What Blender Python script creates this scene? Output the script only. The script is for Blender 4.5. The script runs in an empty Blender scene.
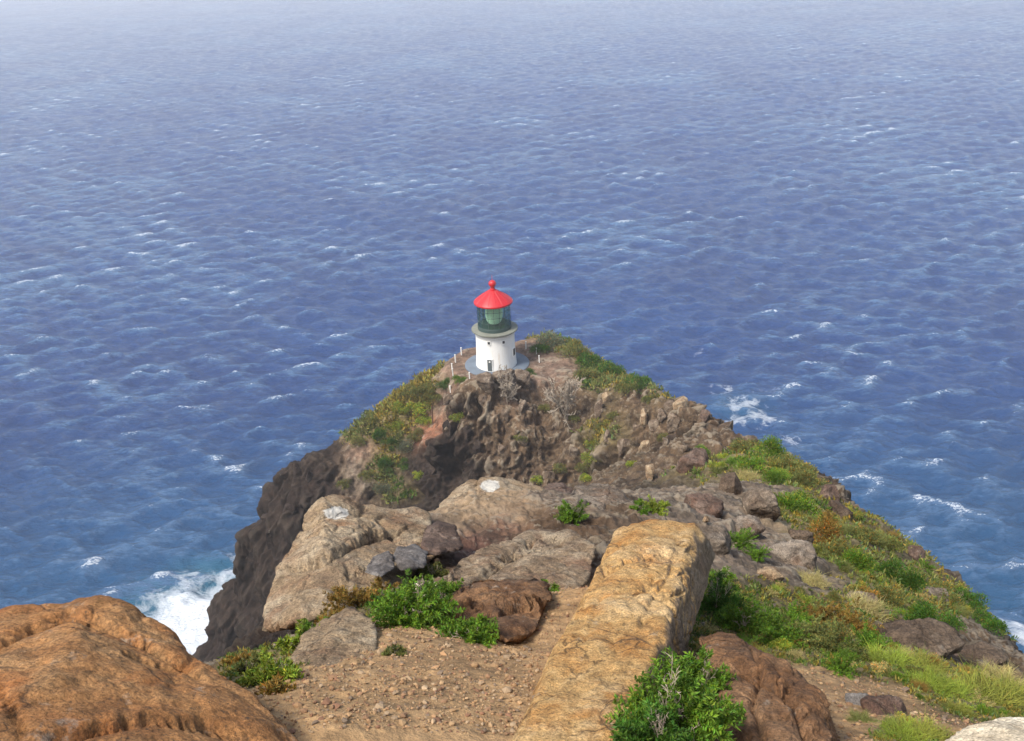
import bpy, bmesh, math, random
import numpy as np
from mathutils import Vector, Matrix

S = bpy.context.scene
COL = S.collection
PI = math.pi
rng = np.random.default_rng(11)
random.seed(11)

# ------------------------------------------------------------------ camera
ZC = 190.0
FPX = 980.0
PITCH = math.radians(24.7)
ROLL = math.radians(2.6)
F_ = np.array([0, math.cos(PITCH), -math.sin(PITCH)])
U0 = np.array([0, math.sin(PITCH), math.cos(PITCH)])
R0 = np.array([1.0, 0, 0])
U_ = U0 * math.cos(ROLL) + R0 * math.sin(ROLL)
R_ = R0 * math.cos(ROLL) - U0 * math.sin(ROLL)
CAM = np.array([0, 0, ZC])

cam = bpy.data.cameras.new('camera')
cam.sensor_width = 36.0
cam.lens = FPX / 1024 * 36.0
cam.clip_start = 0.05
cam.clip_end = 60000
camo = bpy.data.objects.new('camera', cam)
COL.objects.link(camo)
camo.matrix_world = Matrix(((R_[0], U_[0], -F_[0], 0), (R_[1], U_[1], -F_[1], 0), (R_[2], U_[2], -F_[2], ZC), (0, 0, 0, 1)))
S.camera = camo

# ------------------------------------------------------------------ sky, sun, exposure
SUN_EL, SUN_AZ = math.radians(54), math.radians(232)     # azimuth clockwise from +Y
W = bpy.data.worlds.new('World'); S.world = W
W.use_nodes = True
nt = W.node_tree; nt.nodes.clear()
wo = nt.nodes.new('ShaderNodeOutputWorld'); bg = nt.nodes.new('ShaderNodeBackground')
sky = nt.nodes.new('ShaderNodeTexSky'); sky.sky_type = 'NISHITA'; sky.sun_disc = False
sky.sun_elevation = SUN_EL; sky.sun_rotation = SUN_AZ
sky.air_density = 1.0; sky.dust_density = 3.0; sky.ozone_density = 1.0; sky.altitude = 190
hs = nt.nodes.new('ShaderNodeHueSaturation'); hs.inputs['Saturation'].default_value = 0.8   # thin high cloud whitens the blue
nt.links.new(sky.outputs[0], hs.inputs['Color']); nt.links.new(hs.outputs[0], bg.inputs[0])
bg.inputs[1].default_value = 0.14
nt.links.new(bg.outputs[0], wo.inputs[0])
sl = bpy.data.lights.new('sun', 'SUN'); sl.energy = 2.5; sl.angle = math.radians(13); sl.color = (1, 0.96, 0.90)
so = bpy.data.objects.new('sun', sl); COL.objects.link(so)
sd = Vector((math.cos(SUN_EL) * math.sin(SUN_AZ), math.cos(SUN_EL) * math.cos(SUN_AZ), math.sin(SUN_EL)))
so.rotation_euler = sd.to_track_quat('Z', 'Y').to_euler(); so.location = (0, 0, 260)
S.view_settings.view_transform = 'Standard'; S.view_settings.look = 'None'
S.view_settings.gamma = 1; S.view_settings.use_curve_mapping = False
S.view_settings.exposure = 0.78
S.render.engine = 'CYCLES'
S.cycles.use_denoising = True
S.cycles.max_bounces = 5; S.cycles.diffuse_bounces = 3; S.cycles.glossy_bounces = 2; S.cycles.transmission_bounces = 4
S.cycles.transparent_max_bounces = 8; S.cycles.volume_bounces = 1
S.cycles.caustics_reflective = False; S.cycles.caustics_refractive = False

# ------------------------------------------------------------------ helpers
def ray(px, py):
    d = F_ + R_ * ((px - 512) / FPX) + U_ * ((370.5 - py) / FPX)
    return d / np.linalg.norm(d)
def at(px, py, d):                      # a point d metres away in the direction seen at a photo position
    return CAM + ray(px, py) * d
def sea_at(px, py):
    v = ray(px, py); return CAM + v * (ZC / -v[2])

def _hash(ix, iy, iz, seed):
    h = (ix.astype(np.uint32) * np.uint32(374761393)) ^ (iy.astype(np.uint32) * np.uint32(668265263)) ^ (iz.astype(np.uint32) * np.uint32(2147483647)) ^ np.uint32((seed * 974711 + 77) & 0xffffffff)
    h = (h ^ (h >> np.uint32(13))) * np.uint32(1274126177)
    h = (h ^ (h >> np.uint32(16))) * np.uint32(2246822519)
    return h ^ (h >> np.uint32(15))
def pnoise(x, y, z, seed=0):            # gradient noise, about -1..1
    xi, yi, zi = np.floor(x), np.floor(y), np.floor(z)
    fx, fy, fz = (x - xi).astype(np.float32), (y - yi).astype(np.float32), (z - zi).astype(np.float32)
    xi, yi, zi = xi.astype(np.int64), yi.astype(np.int64), zi.astype(np.int64)
    u, v, w = [f * f * f * (f * (f * 6 - 15) + 10) for f in (fx, fy, fz)]
    def g(dx, dy, dz):
        h = _hash(xi + dx, yi + dy, zi + dz, seed)
        gx = (h & np.uint32(1023)).astype(np.float32) / 511.5 - 1
        gy = ((h >> np.uint32(10)) & np.uint32(1023)).astype(np.float32) / 511.5 - 1
        gz = ((h >> np.uint32(20)) & np.uint32(1023)).astype(np.float32) / 511.5 - 1
        return gx * (fx - dx) + gy * (fy - dy) + gz * (fz - dz)
    def l(a, b, t): return a + (b - a) * t
    return 1.5 * l(l(l(g(0,0,0), g(1,0,0), u), l(g(0,1,0), g(1,1,0), u), v), l(l(g(0,0,1), g(1,0,1), u), l(g(0,1,1), g(1,1,1), u), v), w)
def sstep(a, b, x):
    t = np.clip((x - a) / (b - a), 0, 1); return t * t * (3 - 2 * t)

def tag(o, label=None, cat=None, group=None, kind=None):
    if label: o['label'] = label
    if cat: o['category'] = cat
    if group: o['group'] = group
    if kind: o['kind'] = kind
    return o
def link(name, me, mat=None, parent=None):
    o = bpy.data.objects.new(name, me); COL.objects.link(o)
    if mat is not None and me is not None and not me.materials: me.materials.append(mat)
    if parent: o.parent = parent
    return o
def mesh_np(name, V, faces, smooth=True):   # faces: (n,3) or (n,4) int array
    me = bpy.data.meshes.new(name)
    n, k = faces.shape
    me.vertices.add(len(V)); me.vertices.foreach_set('co', np.ascontiguousarray(V, dtype=np.float32).ravel())
    me.loops.add(n * k); me.loops.foreach_set('vertex_index', np.ascontiguousarray(faces, dtype=np.int32).ravel())
    me.polygons.add(n); me.polygons.foreach_set('loop_start', np.arange(0, n * k, k, dtype=np.int32))
    me.polygons.foreach_set('use_smooth', np.full(n, smooth))
    me.update(calc_edges=True)
    return me
def grid_faces(nr, nc):
    i = np.arange(nr - 1)[:, None] * nc + np.arange(nc - 1)[None, :]
    return np.stack([i, i + 1, i + nc + 1, i + nc], -1).reshape(-1, 4)
def set_col(me, name, C):
    a = me.color_attributes.new(name, 'FLOAT_COLOR', 'POINT')
    if C.shape[1] == 3: C = np.concatenate([C, np.ones((len(C), 1))], 1)
    a.data.foreach_set('color', np.ascontiguousarray(C, dtype=np.float32).ravel())

class NT:                                # small node-building helper
    def __init__(s, name, rough=0.85):
        s.m = bpy.data.materials.new(name); s.m.use_nodes = True
        s.t = s.m.node_tree; s.b = s.t.nodes['Principled BSDF']; s.b.inputs['Roughness'].default_value = rough
        s.out = s.t.nodes['Material Output']
    def n(s, ty, **kw):
        x = s.t.nodes.new('ShaderNode' + ty)
        for k, v in kw.items():
            if hasattr(x, k) and k not in x.inputs: setattr(x, k, v)
            else: s.set(x.inputs[k], v)
        return x
    def set(s, sock, v):
        if isinstance(v, bpy.types.NodeSocket): s.t.links.new(v, sock)
        elif isinstance(v, bpy.types.Node): s.t.links.new(v.outputs[0], sock)
        else:
            if isinstance(v, (tuple, list)) and len(v) == 3 and sock.type == 'RGBA': v = (*v, 1)
            sock.default_value = v
    def noise(s, scale, detail=5, rough=0.55, vec=None, dist=0.0):
        x = s.n('TexNoise'); x.inputs['Scale'].default_value = scale; x.inputs['Detail'].default_value = detail
        x.inputs['Roughness'].default_value = rough; x.inputs['Distortion'].default_value = dist
        if vec is not None: s.set(x.inputs['Vector'], vec)
        return x.outputs['Fac']
    def pos(s): return s.n('NewGeometry').outputs['Position']
    def scaled(s, vec, sc, loc=(0, 0, 0)):
        x = s.n('Mapping'); x.inputs['Scale'].default_value = sc; x.inputs['Location'].default_value = loc; s.set(x.inputs['Vector'], vec); return x.outputs[0]
    def ramp(s, fac, stops):
        r = s.n('ValToRGB'); s.set(r.inputs[0], fac); e = r.color_ramp.elements
        while len(e) < len(stops): e.new(0.5)
        for el, (p, c) in zip(e, stops):
            el.position = p; el.color = (*c, 1) if isinstance(c, tuple) else (c, c, c, 1)
        return r.outputs[0]
    def mix(s, fac, a, b, mode='MIX'):
        x = s.n('MixRGB'); x.blend_type = mode; s.set(x.inputs[0], fac); s.set(x.inputs[1], a); s.set(x.inputs[2], b); return x.outputs[0]
    def math(s, op, a, b=0.0):
        x = s.n('Math'); x.operation = op; s.set(x.inputs[0], a); s.set(x.inputs[1], b); return x.outputs[0]
    def attr(s, name, out='Color'):
        x = s.n('Attribute'); x.attribute_name = name; return x.outputs[out]
    def bump(s, h, strength, dist, normal=None):
        x = s.n('Bump'); x.inputs['Strength'].default_value = strength; x.inputs['Distance'].default_value = dist
        s.set(x.inputs['Height'], h)
        if normal is not None: s.set(x.inputs['Normal'], normal)
        return x.outputs[0]
    def base(s, c): s.set(s.b.inputs['Base Color'], c)
    def normal(s, c): s.set(s.b.inputs['Normal'], c)

# ------------------------------------------------------------------ terrain: one log-polar height sheet about the lookout
LH = at(496.5, 364, 152.0)               # foot of the lighthouse
ZL = LH[2]
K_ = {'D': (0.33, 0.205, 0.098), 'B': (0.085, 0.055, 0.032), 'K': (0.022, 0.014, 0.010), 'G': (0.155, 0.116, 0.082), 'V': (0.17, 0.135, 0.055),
      'R': (0.19, 0.085, 0.05), 'P': (0.155, 0.10, 0.07), 'T': (0.28, 0.20, 0.12), 'S': (0.13, 0.10, 0.045), 'N': (0.19, 0.105, 0.075)}
ROUGH = {'D': 0.10, 'B': 1.0, 'K': 1.05, 'G': 0.8, 'V': 0.5, 'R': 0.2, 'P': 0.05, 'T': 0.8, 'S': 0.5, 'N': 0.8}
CLS = list(K_)
CP = [
 # foreground knoll
 (430,735,4.6,'D'),(330,735,4.5,'D'),(500,735,4.7,'D'),(300,690,5.2,'D'),(420,680,5.4,'D'),(520,680,5.5,'D'),(340,662,6.0,'D'),(430,640,6.4,'D'),(530,650,6.7,'D'),
 (400,615,7.2,'D'),(520,612,8.2,'D'),(575,588,8.0,'D'),(600,640,6.6,'D'),(620,735,4.7,'D'),(200,735,4.9,'D'),(80,735,5.2,'B'),
 (260,672,6.4,'V'),(240,655,7.0,'V'),(212,664,7.2,'B'),(320,640,7.5,'T'),(440,600,8.7,'B'),(540,572,9.8,'N'),(360,600,8.6,'V'),(290,652,7.6,'V'),
 (288,642,8.4,'G'),(300,585,11.6,'G'),(235,669,9.0,'K'),(268,642,10.5,'K'),(290,655,14,'K'),(300,612,15,'K'),(300,625,22,'K'),(225,682,10,'K'),(400,540,11.2,'B'),(480,556,11.6,'N'),(560,530,12.0,'B'),(620,545,10.8,'B'),(430,520,12.4,'G'),
 (330,525,11.8,'T'),(490,490,14.2,'T'),(560,497,14.8,'G'),(620,498,15.6,'B'),(660,503,16.5,'G'),(440,510,13.2,'T'),
 (700,498,19,'G'),(725,486,25,'G'),
 # right-hand slope
 (720,560,11.5,'G'),(720,600,10,'V'),(720,640,8.4,'V'),(700,700,6.0,'S'),(760,700,6.2,'D'),(760,740,5.2,'D'),(850,735,6.0,'D'),(850,690,7.2,'D'),(850,655,8.8,'V'),
 (800,620,10.2,'V'),(800,570,13.5,'G'),(760,540,15,'G'),(720,522,17,'G'),(800,512,24,'V'),(760,482,32,'G'),(745,455,46,'S'),(785,470,44,'S'),(825,520,30,'V'),
 (850,562,18,'V'),(900,600,15,'V'),(900,562,25,'S'),(950,605,22,'S'),(930,642,12,'B'),(980,645,16,'B'),(1005,652,20,'B'),(1000,690,9,'V'),(950,700,8,'V'),
 (900,712,7,'D'),(1000,735,6.2,'D'),(900,740,5.8,'V'),
 (1020,658,26,'K'),(988,610,31,'S'),(958,590,35,'B'),(930,564,38,'S'),(882,530,43,'S'),(852,508,47,'B'),(830,480,54,'B'),(800,462,62,'S'),(770,441,72,'S'),(738,434,90,'B'),
 (718,468,62,'S'),(700,480,80,'B'),
 # lighthouse headland: plateau and its edges
 (447,398,150,'P'),(441,412,149,'P'),(436,424,148,'R'),(428,436,147,'R'),(470,378,148,'P'),
 (545,337,167,'V'),(565,339,164,'V'),(590,358,158,'V'),(618,373,152,'S'),(640,383,145,'S'),(660,392,136,'S'),(682,399,128,'B'),(702,410,120,'B'),(722,424,111,'B'),
 (440,368,155,'V'),(415,386,154,'V'),(385,402,153,'V'),(350,429,152,'S'),(330,446,152,'K'),(305,458,152,'K'),(276,474,152,'K'),(258,512,156,'K'),(240,547,162,'K'),(228,582,170,'K'),(222,620,180,'K'),(207,655,192,'K'),
 (425,398,150,'V'),(400,425,149,'V'),(385,465,147,'S'),(350,480,147,'G'),(330,492,147,'K'),(300,500,147,'K'),(290,540,149,'K'),(270,585,157,'K'),(250,625,168,'K'),(405,490,144,'S'),(340,510,146,'G'),(360,450,149,'P'),(300,560,150,'K'),(320,480,148,'K'),
 (462,394,138,'B'),(478,384,138.5,'B'),(500,377,141,'B'),(522,374,145,'B'),(560,366,150,'P'),(600,378,147,'S'),(640,396,135,'B'),
 (450,420,139,'B'),(438,450,140,'K'),(424,488,140,'K'),(480,420,137,'B'),(500,450,136,'B'),(505,485,136,'B'),(560,400,142,'B'),(560,435,137.5,'B'),(560,485,135,'B'),(600,435,135,'V'),(620,465,131,'B'),(600,495,132,'V'),
 (445,470,140,'K'),(455,440,139.5,'K'),(470,470,138,'K'),(418,470,143,'K'),(460,410,138.5,'K'),(540,470,135.5,'B'),(575,410,140,'B'),(530,400,142,'B'),
 (660,425,127,'B'),(690,408,121,'B'),(660,470,125,'B'),(700,442,113,'B'),(640,494,126,'B'),(670,445,123,'K'),(680,480,117,'K'),(700,470,103,'B'),(410,515,142,'K'),(500,510,137,'K'),(560,515,135,'K'),(640,515,127,'K'),
 # ground hidden behind the foreground rocks
 (490,530,30,'K'),(490,545,60,'K'),(400,575,30,'K'),(400,590,60,'K'),(580,530,30,'K'),(580,535,60,'K'),(330,620,30,'K'),(330,620,70,'K'),(640,520,40,'K'),(640,520,70,'B'),
 (260,690,20,'K'),(250,720,60,'K'),(250,680,110,'K'),(200,720,14,'K'),(180,780,40,'K'),(180,800,100,'K'),(60,700,9,'K'),(60,780,18,'K'),(60,860,50,'K'),(40,900,120,'K'),(180,800,180,'K'),(140,860,220,'K'),
 (-150,760,8,'K'),(-150,860,20,'K'),(-150,950,60,'K'),(-150,980,150,'K'),
 (1080,720,26,'K'),(1080,740,45,'K'),(1150,740,18,'B'),(1150,800,40,'K'),(1080,690,14,'B'),
]
pts, val, cls = [], [], []
def add_w(p, c):
    r = math.hypot(p[0], p[1]); pts.append((math.atan2(p[0], p[1]), math.log(r))); val.append((ZC - p[2]) / r); cls.append(c)
for px, py, d, c in CP: add_w(at(px, py, d), c)
for k in range(10):                      # level ground round the lighthouse
    a = k / 10 * 2 * PI; q = 7.2 if math.sin(a) < 0 else 8.2
    add_w(LH + np.array([math.cos(a) * q, math.sin(a) * q, 0]), 'P')
add_w(LH, 'P')
def rib(px, py, d, out, prof, c='K'):    # the far side of a silhouette falls away to the sea
    p = at(px, py, d); o = np.array(out) / np.linalg.norm(out)
    for h, z in prof: add_w(np.array([p[0] + o[0] * h, p[1] + o[1] * h, max(p[2] - z, -9)]), c)
FAR = [(10, 16), (28, 52), (55, 110), (85, 150)]
for q in [(540,340,169),(590,358,159),(640,383,146),(690,402,126),(722,424,112)]: rib(*q, (0.55, 0.85), FAR)
for q in [(440,368,156),(385,402,154)]: rib(*q, (-0.6, 0.8), FAR)
rib(490, 347, 163, (0, 1), [(6, 10), (20, 50), (45, 110), (70, 150)])
for q in [(330,446,153),(276,474,153),(240,547,163),(222,620,181)]: rib(*q, (-0.85, 0.5), [(8, 14), (20, 50), (38, 105), (60, 150)])
for q in [(770,441,72),(830,480,54),(882,530,43),(930,564,38),(988,610,31),(1020,658,26)]: rib(*q, (0.8, 0.6), [(6, 9), (18, 36), (45, 90), (90, 175)])
for a in np.linspace(-1.1, 1.1, 12): add_w(np.array([math.sin(a) * 330, math.cos(a) * 330, -12]), 'K')
for a in np.linspace(-1.1, 1.1, 8):
    add_w(np.array([math.sin(a) * 1.2, math.cos(a) * 1.2, ZC - 2.0]), 'D'); add_w(np.array([math.sin(a) * 2.3, math.cos(a) * 2.3, ZC - 2.95]), 'D'); add_w(np.array([math.sin(a) * 1.7, math.cos(a) * 1.7, ZC - 2.6]), 'D')
pts = np.array(pts); val = np.array(val)
CVAL = np.array([CLS.index(c) for c in cls])

NA = 1060
AZ = np.concatenate([np.linspace(-1.12, -0.7, 50, endpoint=False), np.linspace(-0.7, 0.68, NA - 100), np.linspace(0.68, 1.12, 51)[1:]])
LR = np.concatenate([np.linspace(math.log(1.15), math.log(3.2), 50, endpoint=False), np.linspace(math.log(3.2), math.log(16), 380, endpoint=False), np.linspace(math.log(16), math.log(75), 220, endpoint=False),
                     np.linspace(math.log(75), math.log(100), 90, endpoint=False), np.linspace(math.log(100), math.log(148), 640, endpoint=False), np.linspace(math.log(148), math.log(175), 130, endpoint=False), np.linspace(math.log(175), math.log(330), 60)])
NR = len(LR)
def kern(d): return np.sqrt(d * d + 0.012 ** 2)
D = np.hypot(pts[:, None, 0] - pts[None, :, 0], pts[:, None, 1] - pts[None, :, 1])
A = np.block([[kern(D) - 0.004 * np.eye(len(pts)), np.ones((len(pts), 1))], [np.ones((1, len(pts))), np.zeros((1, 1))]])
sol = np.linalg.solve(A, np.append(val, 0))
ca, cr = np.linspace(AZ[0], AZ[-1], 280), np.interp(np.linspace(0, NR - 1, 480), np.arange(NR), LR)
GA, GR = np.meshgrid(ca, cr)
flat = np.stack([GA.ravel(), GR.ravel()], 1)
sc_ = np.empty(len(flat)); wc_ = np.empty((len(flat), len(CLS)))
onehot = np.eye(len(CLS))[CVAL]
for i in range(0, len(flat), 8000):
    q = flat[i:i + 8000]
    d = np.hypot(q[:, None, 0] - pts[None, :, 0], q[:, None, 1] - pts[None, :, 1])
    s = kern(d) @ sol[:-1] + sol[-1]; sc_[i:i + 8000] = s
    d2 = np.sqrt((q[:, None, 0] - pts[None, :, 0]) ** 2 + 0.10 * (q[:, None, 1] - pts[None, :, 1]) ** 2 + (s[:, None] - val[None, :]) ** 2 * 0.8)
    w = 1 / (d2 + 0.008) ** 3.2
    wc_[i:i + 8000] = (w / w.sum(1, keepdims=True)) @ onehot
def up(c):                               # coarse grid -> full grid
    c = c.reshape(len(cr), len(ca), -1)
    fi = np.interp(LR, cr, np.arange(len(cr))); i0 = np.clip(fi.astype(int), 0, len(cr) - 2); t = (fi - i0)[:, None, None]
    c = c[i0] * (1 - t) + c[i0 + 1] * t
    fj = np.interp(AZ, ca, np.arange(len(ca))); j0 = np.clip(fj.astype(int), 0, len(ca) - 2); t = (fj - j0)[None, :, None]
    return c[:, j0] * (1 - t) + c[:, j0 + 1] * t
SG = up(sc_)[..., 0]; WG = up(wc_)
RG = np.exp(LR)[:, None] * np.ones((1, NA))
X = np.sin(AZ)[None, :] * RG; Y = np.cos(AZ)[None, :] * RG
Z = np.maximum(ZC - SG * RG, -14.0)
# level the lighthouse yard exactly
dl = np.hypot(X - LH[0], Y - LH[1]); fl = 1 - sstep(5.4, 8.5, dl)
Z = Z * (1 - fl) + (ZL - 0.02) * fl
P = np.stack([X, Y, Z], -1)
def normals(P):
    du = np.gradient(P, axis=1); dv = np.gradient(P, axis=0)
    n = np.cross(du, dv); return n / (np.linalg.norm(n, axis=-1, keepdims=True) + 1e-9)
N0 = normals(P)
rough = WG @ np.array([ROUGH[c] for c in CLS]); rough = rough * (1 - fl)
steep = 1 - np.abs(N0[..., 2])
rough = rough * (0.75 + 0.8 * sstep(0.1, 0.6, steep)) * (1 + sstep(60, 95, RG) * (0.85 - 0.9 * WG[..., CLS.index('K')] * sstep(-20, -28, X)))
disp = np.zeros(P.shape[:2]); fine = np.zeros(P.shape[:2])
lam = 0.03
k = 0
while lam < 30:
    rel = lam / RG
    wgt = sstep(0.0020, 0.0042, rel) * (1 - sstep(0.035, 0.085, rel))
    m = wgt > 0.01
    if m.any():
        q = P[m]
        wx = q + 0.35 * lam * np.stack([pnoise(q[:, 0] / lam * .6, q[:, 1] / lam * .6, q[:, 2] / lam * .6, 90 + k)] * 3, -1)
        vz = 0.72 - 0.36 * sstep(60, 90, RG[m])
        n = pnoise(wx[:, 0] / lam, wx[:, 1] / lam, wx[:, 2] / lam * vz, k)
        h = np.where(q[:, 2] < 0, 0, 1) * (1.0 - np.abs(n) * 2.6 + 0.5 * n) - 0.35 if k % 2 else np.abs(n) * 2 - 0.55   # sharp ribs on one octave, lumps parted by creases on the next
        if k % 3 == 1 or lam > 6:                       # ledges between short steep risers
            tt = n * 3.0; f_ = np.floor(tt); h = 0.5 * h + 0.9 * (f_ + sstep(0.4, 0.6, tt - f_)) / 3.0
        disp[m] += wgt[m] * (0.27 if lam < 3 else 0.21) * lam * h * rough[m]
        fine[m] += wgt[m] * h
    lam *= 1.9; k += 1
P = P + N0 * disp[..., None]
N1 = normals(P)
# ground colour: classes with ragged borders
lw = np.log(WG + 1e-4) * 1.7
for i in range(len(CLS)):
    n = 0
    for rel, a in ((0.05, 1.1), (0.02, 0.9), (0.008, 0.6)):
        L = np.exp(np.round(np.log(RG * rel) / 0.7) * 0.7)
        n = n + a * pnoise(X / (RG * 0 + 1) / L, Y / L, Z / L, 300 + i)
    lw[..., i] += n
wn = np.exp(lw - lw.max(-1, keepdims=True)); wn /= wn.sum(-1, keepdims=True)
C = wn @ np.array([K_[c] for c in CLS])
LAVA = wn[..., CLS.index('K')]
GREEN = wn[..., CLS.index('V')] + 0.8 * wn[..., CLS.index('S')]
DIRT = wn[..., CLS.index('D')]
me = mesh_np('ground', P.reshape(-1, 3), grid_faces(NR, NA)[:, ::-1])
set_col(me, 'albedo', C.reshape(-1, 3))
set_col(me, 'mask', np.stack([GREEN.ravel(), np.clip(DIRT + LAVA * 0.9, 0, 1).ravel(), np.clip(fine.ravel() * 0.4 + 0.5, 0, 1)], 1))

M = {}
g = NT('cliff_ground', 0.92)
p = g.pos()
v1 = g.noise(0.9, 9, 0.62, p); v2 = g.noise(9.0, 9, 0.65, p); v3 = g.noise(0.12, 6, 0.6, p)
c = g.attr('albedo')
c = g.mix(1.0, c, g.ramp(v1, [(0.3, 0.35), (0.5, 0.95), (0.7, 1.6)]), 'MULTIPLY')
c = g.mix(1.0, c, g.ramp(v2, [(0.3, 0.6), (0.5, 1.0), (0.72, 1.45)]), 'MULTIPLY')
c = g.mix(1.0, c, g.ramp(v3, [(0.35, (0.8, 0.72, 0.66)), (0.5, (1, 1, 1)), (0.68, (1.25, 1.2, 1.1))]), 'MULTIPLY')
lich = g.ramp(g.noise(2.3, 8, 0.7, g.scaled(p, (1, 1, 1), (7, 3, 1))), [(0.60, 0.0), (0.72, 0.4)])
msk = g.n('SeparateColor'); g.set(msk.inputs[0], g.attr('mask'))
notdirt = g.math('SUBTRACT', 1.0, msk.outputs[1])
c = g.mix(g.math('MULTIPLY', lich, notdirt), c, (0.30, 0.26, 0.21))
ribs = g.math('ADD', msk.outputs[2], g.math('MULTIPLY', g.math('SUBTRACT', g.noise(0.8, 6, 0.65, g.scaled(p, (1, 1, 0.45), (2, 2, 2))), 0.5), 1.1))
ribs = g.math('MULTIPLY', g.ramp(ribs, [(0.78, 0.0), (0.92, 0.5)]), g.math('MULTIPLY', notdirt, g.math('SUBTRACT', 1.0, g.math('MULTIPLY', msk.outputs[0], 0.8))))
c = g.mix(ribs, c, (0.30, 0.25, 0.18))
fl_ = g.math('MULTIPLY', g.ramp(g.noise(1.5, 8, 0.72, g.scaled(p, (1, 1, 0.38), (6, 6, 1))), [(0.54, 0.0), (0.64, 0.6)]), g.math('MULTIPLY', notdirt, g.math('SUBTRACT', 1.0, msk.outputs[0])))
c = g.mix(fl_, c, (0.27, 0.215, 0.145))
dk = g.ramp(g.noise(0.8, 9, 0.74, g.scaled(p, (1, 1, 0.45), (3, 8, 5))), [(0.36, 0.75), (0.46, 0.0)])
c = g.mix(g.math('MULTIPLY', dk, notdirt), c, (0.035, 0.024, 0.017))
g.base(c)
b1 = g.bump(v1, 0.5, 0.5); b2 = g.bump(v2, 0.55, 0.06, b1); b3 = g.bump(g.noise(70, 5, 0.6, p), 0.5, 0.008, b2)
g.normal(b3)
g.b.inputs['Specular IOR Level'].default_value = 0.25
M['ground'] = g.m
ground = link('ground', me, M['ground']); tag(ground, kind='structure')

# where a sight line meets the ground (azimuth is constant along it)
SV = (ZC - P[..., 2]) / np.hypot(P[..., 0], P[..., 1])
AV = np.arctan2(P[..., 0], P[..., 1])
def hit(px, py, rmin=1.5):
    v = ray(px, py); a = math.atan2(v[0], v[1]); s = -v[2] / math.hypot(v[0], v[1])
    j = int(np.clip(np.interp(a, AZ, np.arange(NA)), 0, NA - 1)); i0 = np.searchsorted(LR, math.log(rmin))
    col = SV[i0:, j]; ok = np.nonzero(col <= s)[0]
    if len(ok) == 0: return None, None
    i = i0 + ok[0]
    if P[i, j, 2] < -5: return None, None
    return P[i, j].copy(), N1[i, j].copy()
def drop(x, y):
    r = math.hypot(x, y); i = int(np.clip(np.interp(math.log(r), LR, np.arange(NR)), 0, NR - 1)); j = int(np.clip(np.interp(math.atan2(x, y), AZ, np.arange(NA)), 0, NA - 1))
    return P[i, j, 2]

# ------------------------------------------------------------------ sea
NSA, NSR = 1000, 1250
SA = np.concatenate([np.linspace(-1.0, -0.68, 40, endpoint=False), np.linspace(-0.68, 0.66, NSA - 80), np.linspace(0.66, 1.0, 41)[1:]])
SR = np.exp(np.concatenate([np.linspace(math.log(120), math.log(185), 60, endpoint=False), np.linspace(math.log(185), math.log(4300), NSR - 120, endpoint=False), np.linspace(math.log(4300), math.log(14000), 60)]))
sx = np.sin(SA)[None, :] * SR[:, None]; sy = np.cos(SA)[None, :] * SR[:, None]
dr = np.gradient(SR)[:, None] + 0 * sx
H = np.zeros_like(sx); DX = np.zeros_like(sx); DY = np.zeros_like(sx)
for i in range(80):
    L = 2.4 * (36 / 2.4) ** rng.random(); th = -PI / 2 + 0.25 + rng.normal(0, 0.62)
    kx, ky = 2 * PI / L * math.cos(th), 2 * PI / L * math.sin(th); ph = rng.random() * 2 * PI
    am = 0.0095 * L * min(1.0, (L / 13) ** -0.6)
    wt = sstep(1.9, 3.6, L / dr)
    arg = kx * sx + ky * sy + ph
    H += wt * am * np.cos(arg)
    DX -= wt * am * 0.8 * math.cos(th) * np.sin(arg); DY -= wt * am * 0.8 * math.sin(th) * np.sin(arg)
SP = np.stack([sx + DX, sy + DY, H], -1)
def blob(px, py, r, sy_=1.0):
    q = sea_at(px, py); return np.exp(-(((sx - q[0]) / r) ** 2 + ((sy - q[1]) / (r * sy_)) ** 2))
def fbm(x, y, L, seed, o=4, an=1.0):
    s, a = 0, 1.0
    for k in range(o):
        s = s + a * pnoise(x / L * an, y / L, 0 * x + 3.3, seed + k); L *= 0.5; a *= 0.6
    return s
hn = H / H.std()
patch = fbm(sx, sy, 90.0, 40, 2)
crest = np.clip(0.5 + 0.16 * np.clip(hn, -2, 3) + 0.22 * patch, 0, 1)
surf = 0 * sx
for px, py, r, k_, s_ in [(196,632,18,1.6,1.3),(178,622,16,1.35,1.0),(200,655,16,1.5,1.2),(180,612,14,1.2,1.0),(214,600,9,.95,1.0),(205,655,13,1.4,1.0),(225,580,8,.75,1.2),(240,560,7,.5,1.0),(160,610,10,.65,.8),(190,580,10,.45,1.0),
                       (745,405,9,.75,1.0),(760,417,8,.8,1.0),(722,388,7,.5,1.0),(735,420,7,.7,1.0),(770,392,9,.45,.7),(1026,636,8,1.0,1.0),(790,440,9,.45,.8),(700,352,9,.3,.6)]:
    surf = np.maximum(surf, blob(px, py, r, s_) * k_)
surf = np.clip(surf / 1.6, 0, 1)
teal = np.clip(sum(blob(px, py, r) * k_ for px, py, r, k_ in [(205,592,24,.85),(190,640,26,.9),(165,600,26,.35),(740,408,16,.5),(1010,610,40,.5)]), 0, 1)
teal = np.maximum(teal, 0.5 * (1 - sstep(220, 440, np.hypot(sx * 0.75, sy))))
me = mesh_np('sea', SP.reshape(-1, 3), grid_faces(NSR, NSA)[:, ::-1])
set_col(me, 'foam', np.stack([crest.ravel(), teal.ravel(), surf.ravel()], 1))
g = NT('sea_water', 0.12)
p = g.pos()
sp = g.n('SeparateColor'); g.set(sp.inputs[0], g.attr('foam'))
n1 = g.noise(0.24, 7, 0.68, g.scaled(p, (0.7, 1.3, 1)))
n2 = g.noise(0.012, 5, 0.6, p)
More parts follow.
